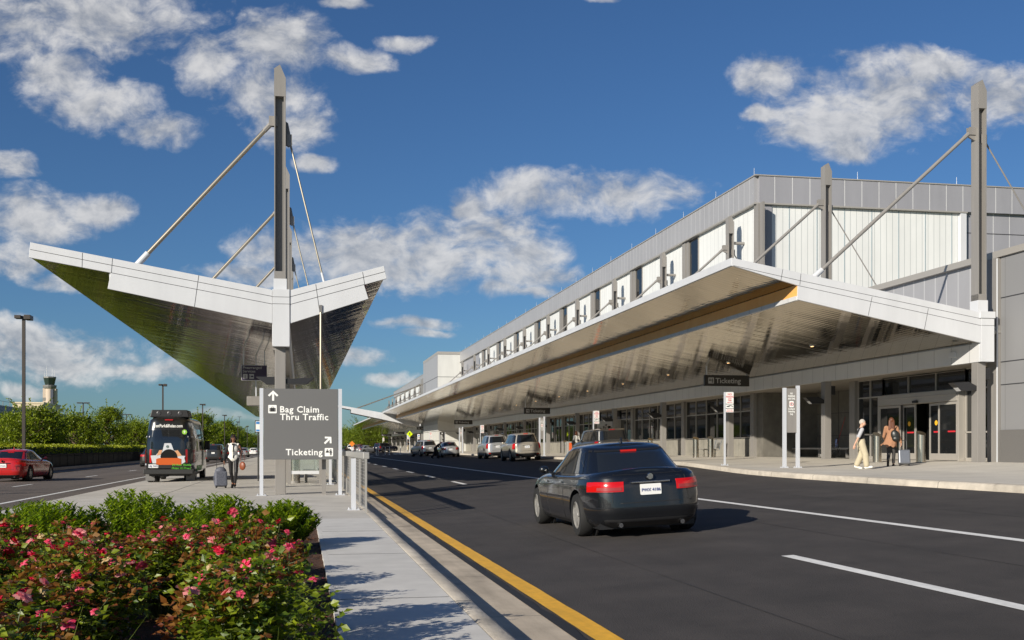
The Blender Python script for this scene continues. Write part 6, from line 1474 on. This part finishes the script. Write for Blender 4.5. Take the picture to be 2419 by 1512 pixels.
# rose bushes with leaves in threes and fives, buds and open blooms
def bloom_mesh(seed, pm, full=True):
    rnd = random.Random(seed); m = MB()
    for ring, (n, l, el) in enumerate(((6,.040,.25),(6,.034,.65),(5,.024,1.1)) if full else ((5,.040,.1),(3,.030,.7))):
        for i in range(n):
            a = 2*math.pi*i/n+ring*.5+rnd.uniform(-.25,.25); e = el+rnd.uniform(-.25,.25); d = V((math.cos(a)*math.cos(e), math.sin(a)*math.cos(e), math.sin(e)))
            s = V((-math.sin(a), math.cos(a), 0)); nn = s.cross(d); w = l*.46
            p = [V((0,0,0)), d*l*.4+s*w*.8, d*l*.85+s*w*.8+nn*.004, d*l*1.05+nn*.010, d*l*.85-s*w*.8+nn*.004, d*l*.4-s*w*.8, d*l*.55-nn*.006]
            o = len(m.v); m.v += [tuple(q) for q in p]; m.f += [(o,o+1,o+6),(o+1,o+2,o+6),(o+2,o+3,o+6),(o+3,o+4,o+6),(o+4,o+5,o+6),(o+5,o,o+6)]; m.fm += [0]*6
    return m.mesh('bloom', pm, fixn=False)
BL = [bloom_mesh(1, petal), bloom_mesh(2, petal), bloom_mesh(3, petal2, False), bloom_mesh(4, petal3), bloom_mesh(5, petal, False), bloom_mesh(6, petal2), bloom_mesh(7, petal4, False)]
def rose(seed, h, r):
    rnd = random.Random(seed); g_ = MB(); rr = MB(); s = MB(); tips = []
    for i in range(56):
        a = rnd.uniform(0, 6.283); q = math.sqrt(rnd.random())*r; top = h*(1-.30*(q/r)**2)*rnd.uniform(.78,1.10); base = V((.25*q*math.cos(a), .25*q*math.sin(a), 0)); tip = V((q*math.cos(a), q*math.sin(a), top)); mid = base.lerp(tip,.55)+V((rnd.uniform(-.05,.05), rnd.uniform(-.05,.05), .05))
        s.tube(base, mid, .006, .004, 4, False); s.tube(mid, tip, .004, .0022, 4, False); tips.append(tip); young = rnd.random() < .42
        nl = 17
        for k in range(nl):
            f = 1-.80*(k/nl); p = (mid.lerp(tip, (f-.5)*2) if f > .5 else base.lerp(mid, f*2)); ang = k*2.2+rnd.uniform(-.4,.4); out = V((math.cos(ang), math.sin(ang), rnd.uniform(.0,.5))).normalized(); m = rr if (young and k < 5) else g_
            pl_ = .085*rnd.uniform(.8,1.15); ax = p+out*pl_; sd_ = out.cross(V((0,0,1))); 
            if rnd.random() < .5: s.tube(p, ax, .0014, .001, 3, False)
            L_ = rnd.uniform(.040,.060)
            leaf(m, ax, out+rv(rnd)*.6, V((0,0,1))+rv(rnd)*1.2, L_, L_*.68, .3)
            for z in (-1, 1):
                leaf(m, p+out*pl_*.75, out*.4+sd_*z+rv(rnd)*.25, V((0,0,1))+rv(rnd)*1.2, L_*.9, L_*.62, .3)
                leaf(m, p+out*pl_*.42, out*.4+sd_*z+rv(rnd)*.25, V((0,0,1))+rv(rnd)*1.2, L_*.75, L_*.52, .3)
    return s, g_, rr, tips
RV = [rose(20+i, .78, .44) for i in range(3)]; RM = [(a.mesh('stems', stem_m, fixn=False), b.mesh('leaves', lf_rose, fixn=False), c.mesh('young_leaves', lf_rose_r, fixn=False), tp) for a, b, c, tp in RV]
rnd = random.Random(77)
def rose_bush(lab, x, y, k, h, nb, sc_=1.0):
    t = thing('rose_bush', lab, 'rose bush', (x, y, -.05), 'rose bushes in the foreground bed'); a, b, c, tips = RM[k % 3]; q = rnd.uniform(0, 6.28); t.rotation_euler = (0,0,q); t.scale = (sc_, sc_, h/.78)
    for nm, me in (('stems', a), ('leaves', b), ('young_leaves', c)):
        o = bpy.data.objects.new(nm, me); col.objects.link(o); o.parent = t
    tt = sorted(tips, key=lambda v: -v.z)[:40]; rnd.shuffle(tt)
    for i in range(min(nb, len(tt))):
        tp = tt[i]; o = bpy.data.objects.new('bloom', BL[rnd.choice([0,0,1,1,2,3,3,4,4,5,6])]); col.objects.link(o); o.parent = t; o.location = tp+V((0,0,.012)); o.rotation_euler = (rnd.uniform(-.7,.9), rnd.uniform(-.7,.7), rnd.uniform(0,6.28)); f = rnd.uniform(.6,1.1); o.scale = (f/sc_, f/sc_, f*.78/h)
    return t
rows = [(11.9,[-.45,-1.15,-2.0,-2.95],.62,12),(10.6,[-.26,-.95,-1.8,-2.65,-3.4],.68,14),(9.3,[-.24,-.95,-1.7,-2.5],.76,14),(8.1,[-.14,-1.30,-1.95,-2.6],.84,14),(7.0,[-.08,-1.22,-1.9],.86,12),(6.0,[-.06,-1.12,-1.8],.80,5),(5.1,[-.12,-1.05,-1.7],.68,3),(4.3,[-.16,-.95],.50,2)]
rn = ['farthest','seventh','sixth','fifth','fourth','third','second','nearest']; cn = ['by the walkway','second from the walkway','third from the walkway','fourth from the walkway','at the far left']
i = 0
for ri, (y, xs, h, nb) in enumerate(rows):
    for ci, x in enumerate(xs):
        rose_bush(f'pink rose bush in the {rn[ri]} row from the camera, {cn[ci]}', x-.16+rnd.uniform(-.1,.1), y+rnd.uniform(-.15,.15), i, h*(1.0 if (ri+ci) % 2 else .84)*rnd.uniform(.9,1.08), nb+10); i += 1
# long-bladed grass tufts at the very front and one in the gap of the shrubs
def tuft(lab, x, y, n, h, sp, seed):
    t = thing('grass_tuft', lab, 'grass', (x, y, -.05), 'long grass tufts in the rose bed'); r_ = random.Random(seed); m = MB()
    for i in range(n):
        a = r_.uniform(0,6.283); ln_ = h*r_.uniform(.7,1.15); d = V((math.cos(a)*sp, math.sin(a)*sp, 1)).normalized(); s = V((-math.sin(a), math.cos(a), 0)); w = .0035; p = V((r_.uniform(-.05,.05), r_.uniform(-.05,.05), 0)); pts = []
        for k in range(6):
            f = k/5; q = p+d*ln_*f+V((math.cos(a), math.sin(a), -.35))*ln_*.22*f*f; pts += [q+s*w*(1-f*.9), q-s*w*(1-f*.9)]
        m.add(pts, [(2*k, 2*k+1, 2*k+3, 2*k+2) for k in range(5)])
    m.build('blades', grassb, t, world=False, fixn=False); return t
tuft('long grass tuft at the lower left among the nearest roses', -1.0, 4.3, 16, .80, .45, 1); tuft('long grass tuft at the bottom centre of the rose bed', -.62, 4.5, 12, .78, .5, 2); tuft('long grass tuft near the walkway edge at the bottom', -.12, 4.9, 14, .70, .45, 3); tuft('fine pale grass tuft between the right shrubs', -.52, 15.9, 60, .55, .5, 4)
# fallen petals on the mulch
m = MB(); r_ = random.Random(9)
for i in range(650):
    x = r_.uniform(-3,.26) if i > 180 else r_.uniform(-.2,.27); leaf(m, V((x, r_.uniform(5,12), -.015)), rv(r_), V((0,0,1)), .025, .02)
tag(m.build('fallen_petals', petal, fixn=False), 'pink rose petals scattered over the brown mulch', 'petals', kind='stuff')
m = MB()
for i in range(9000):
    y = r_.uniform(4,21); x = r_.uniform(-3.5,.26); d = rv(r_); d.z *= .25; leaf(m, V((x, y, -.03+r_.uniform(0,.03))), d, V((0,0,1)), .05, .010)
tag(m.build('bark_chips', mulch, fixn=False), 'reddish shredded bark mulch covering the bed', 'mulch', kind='stuff')
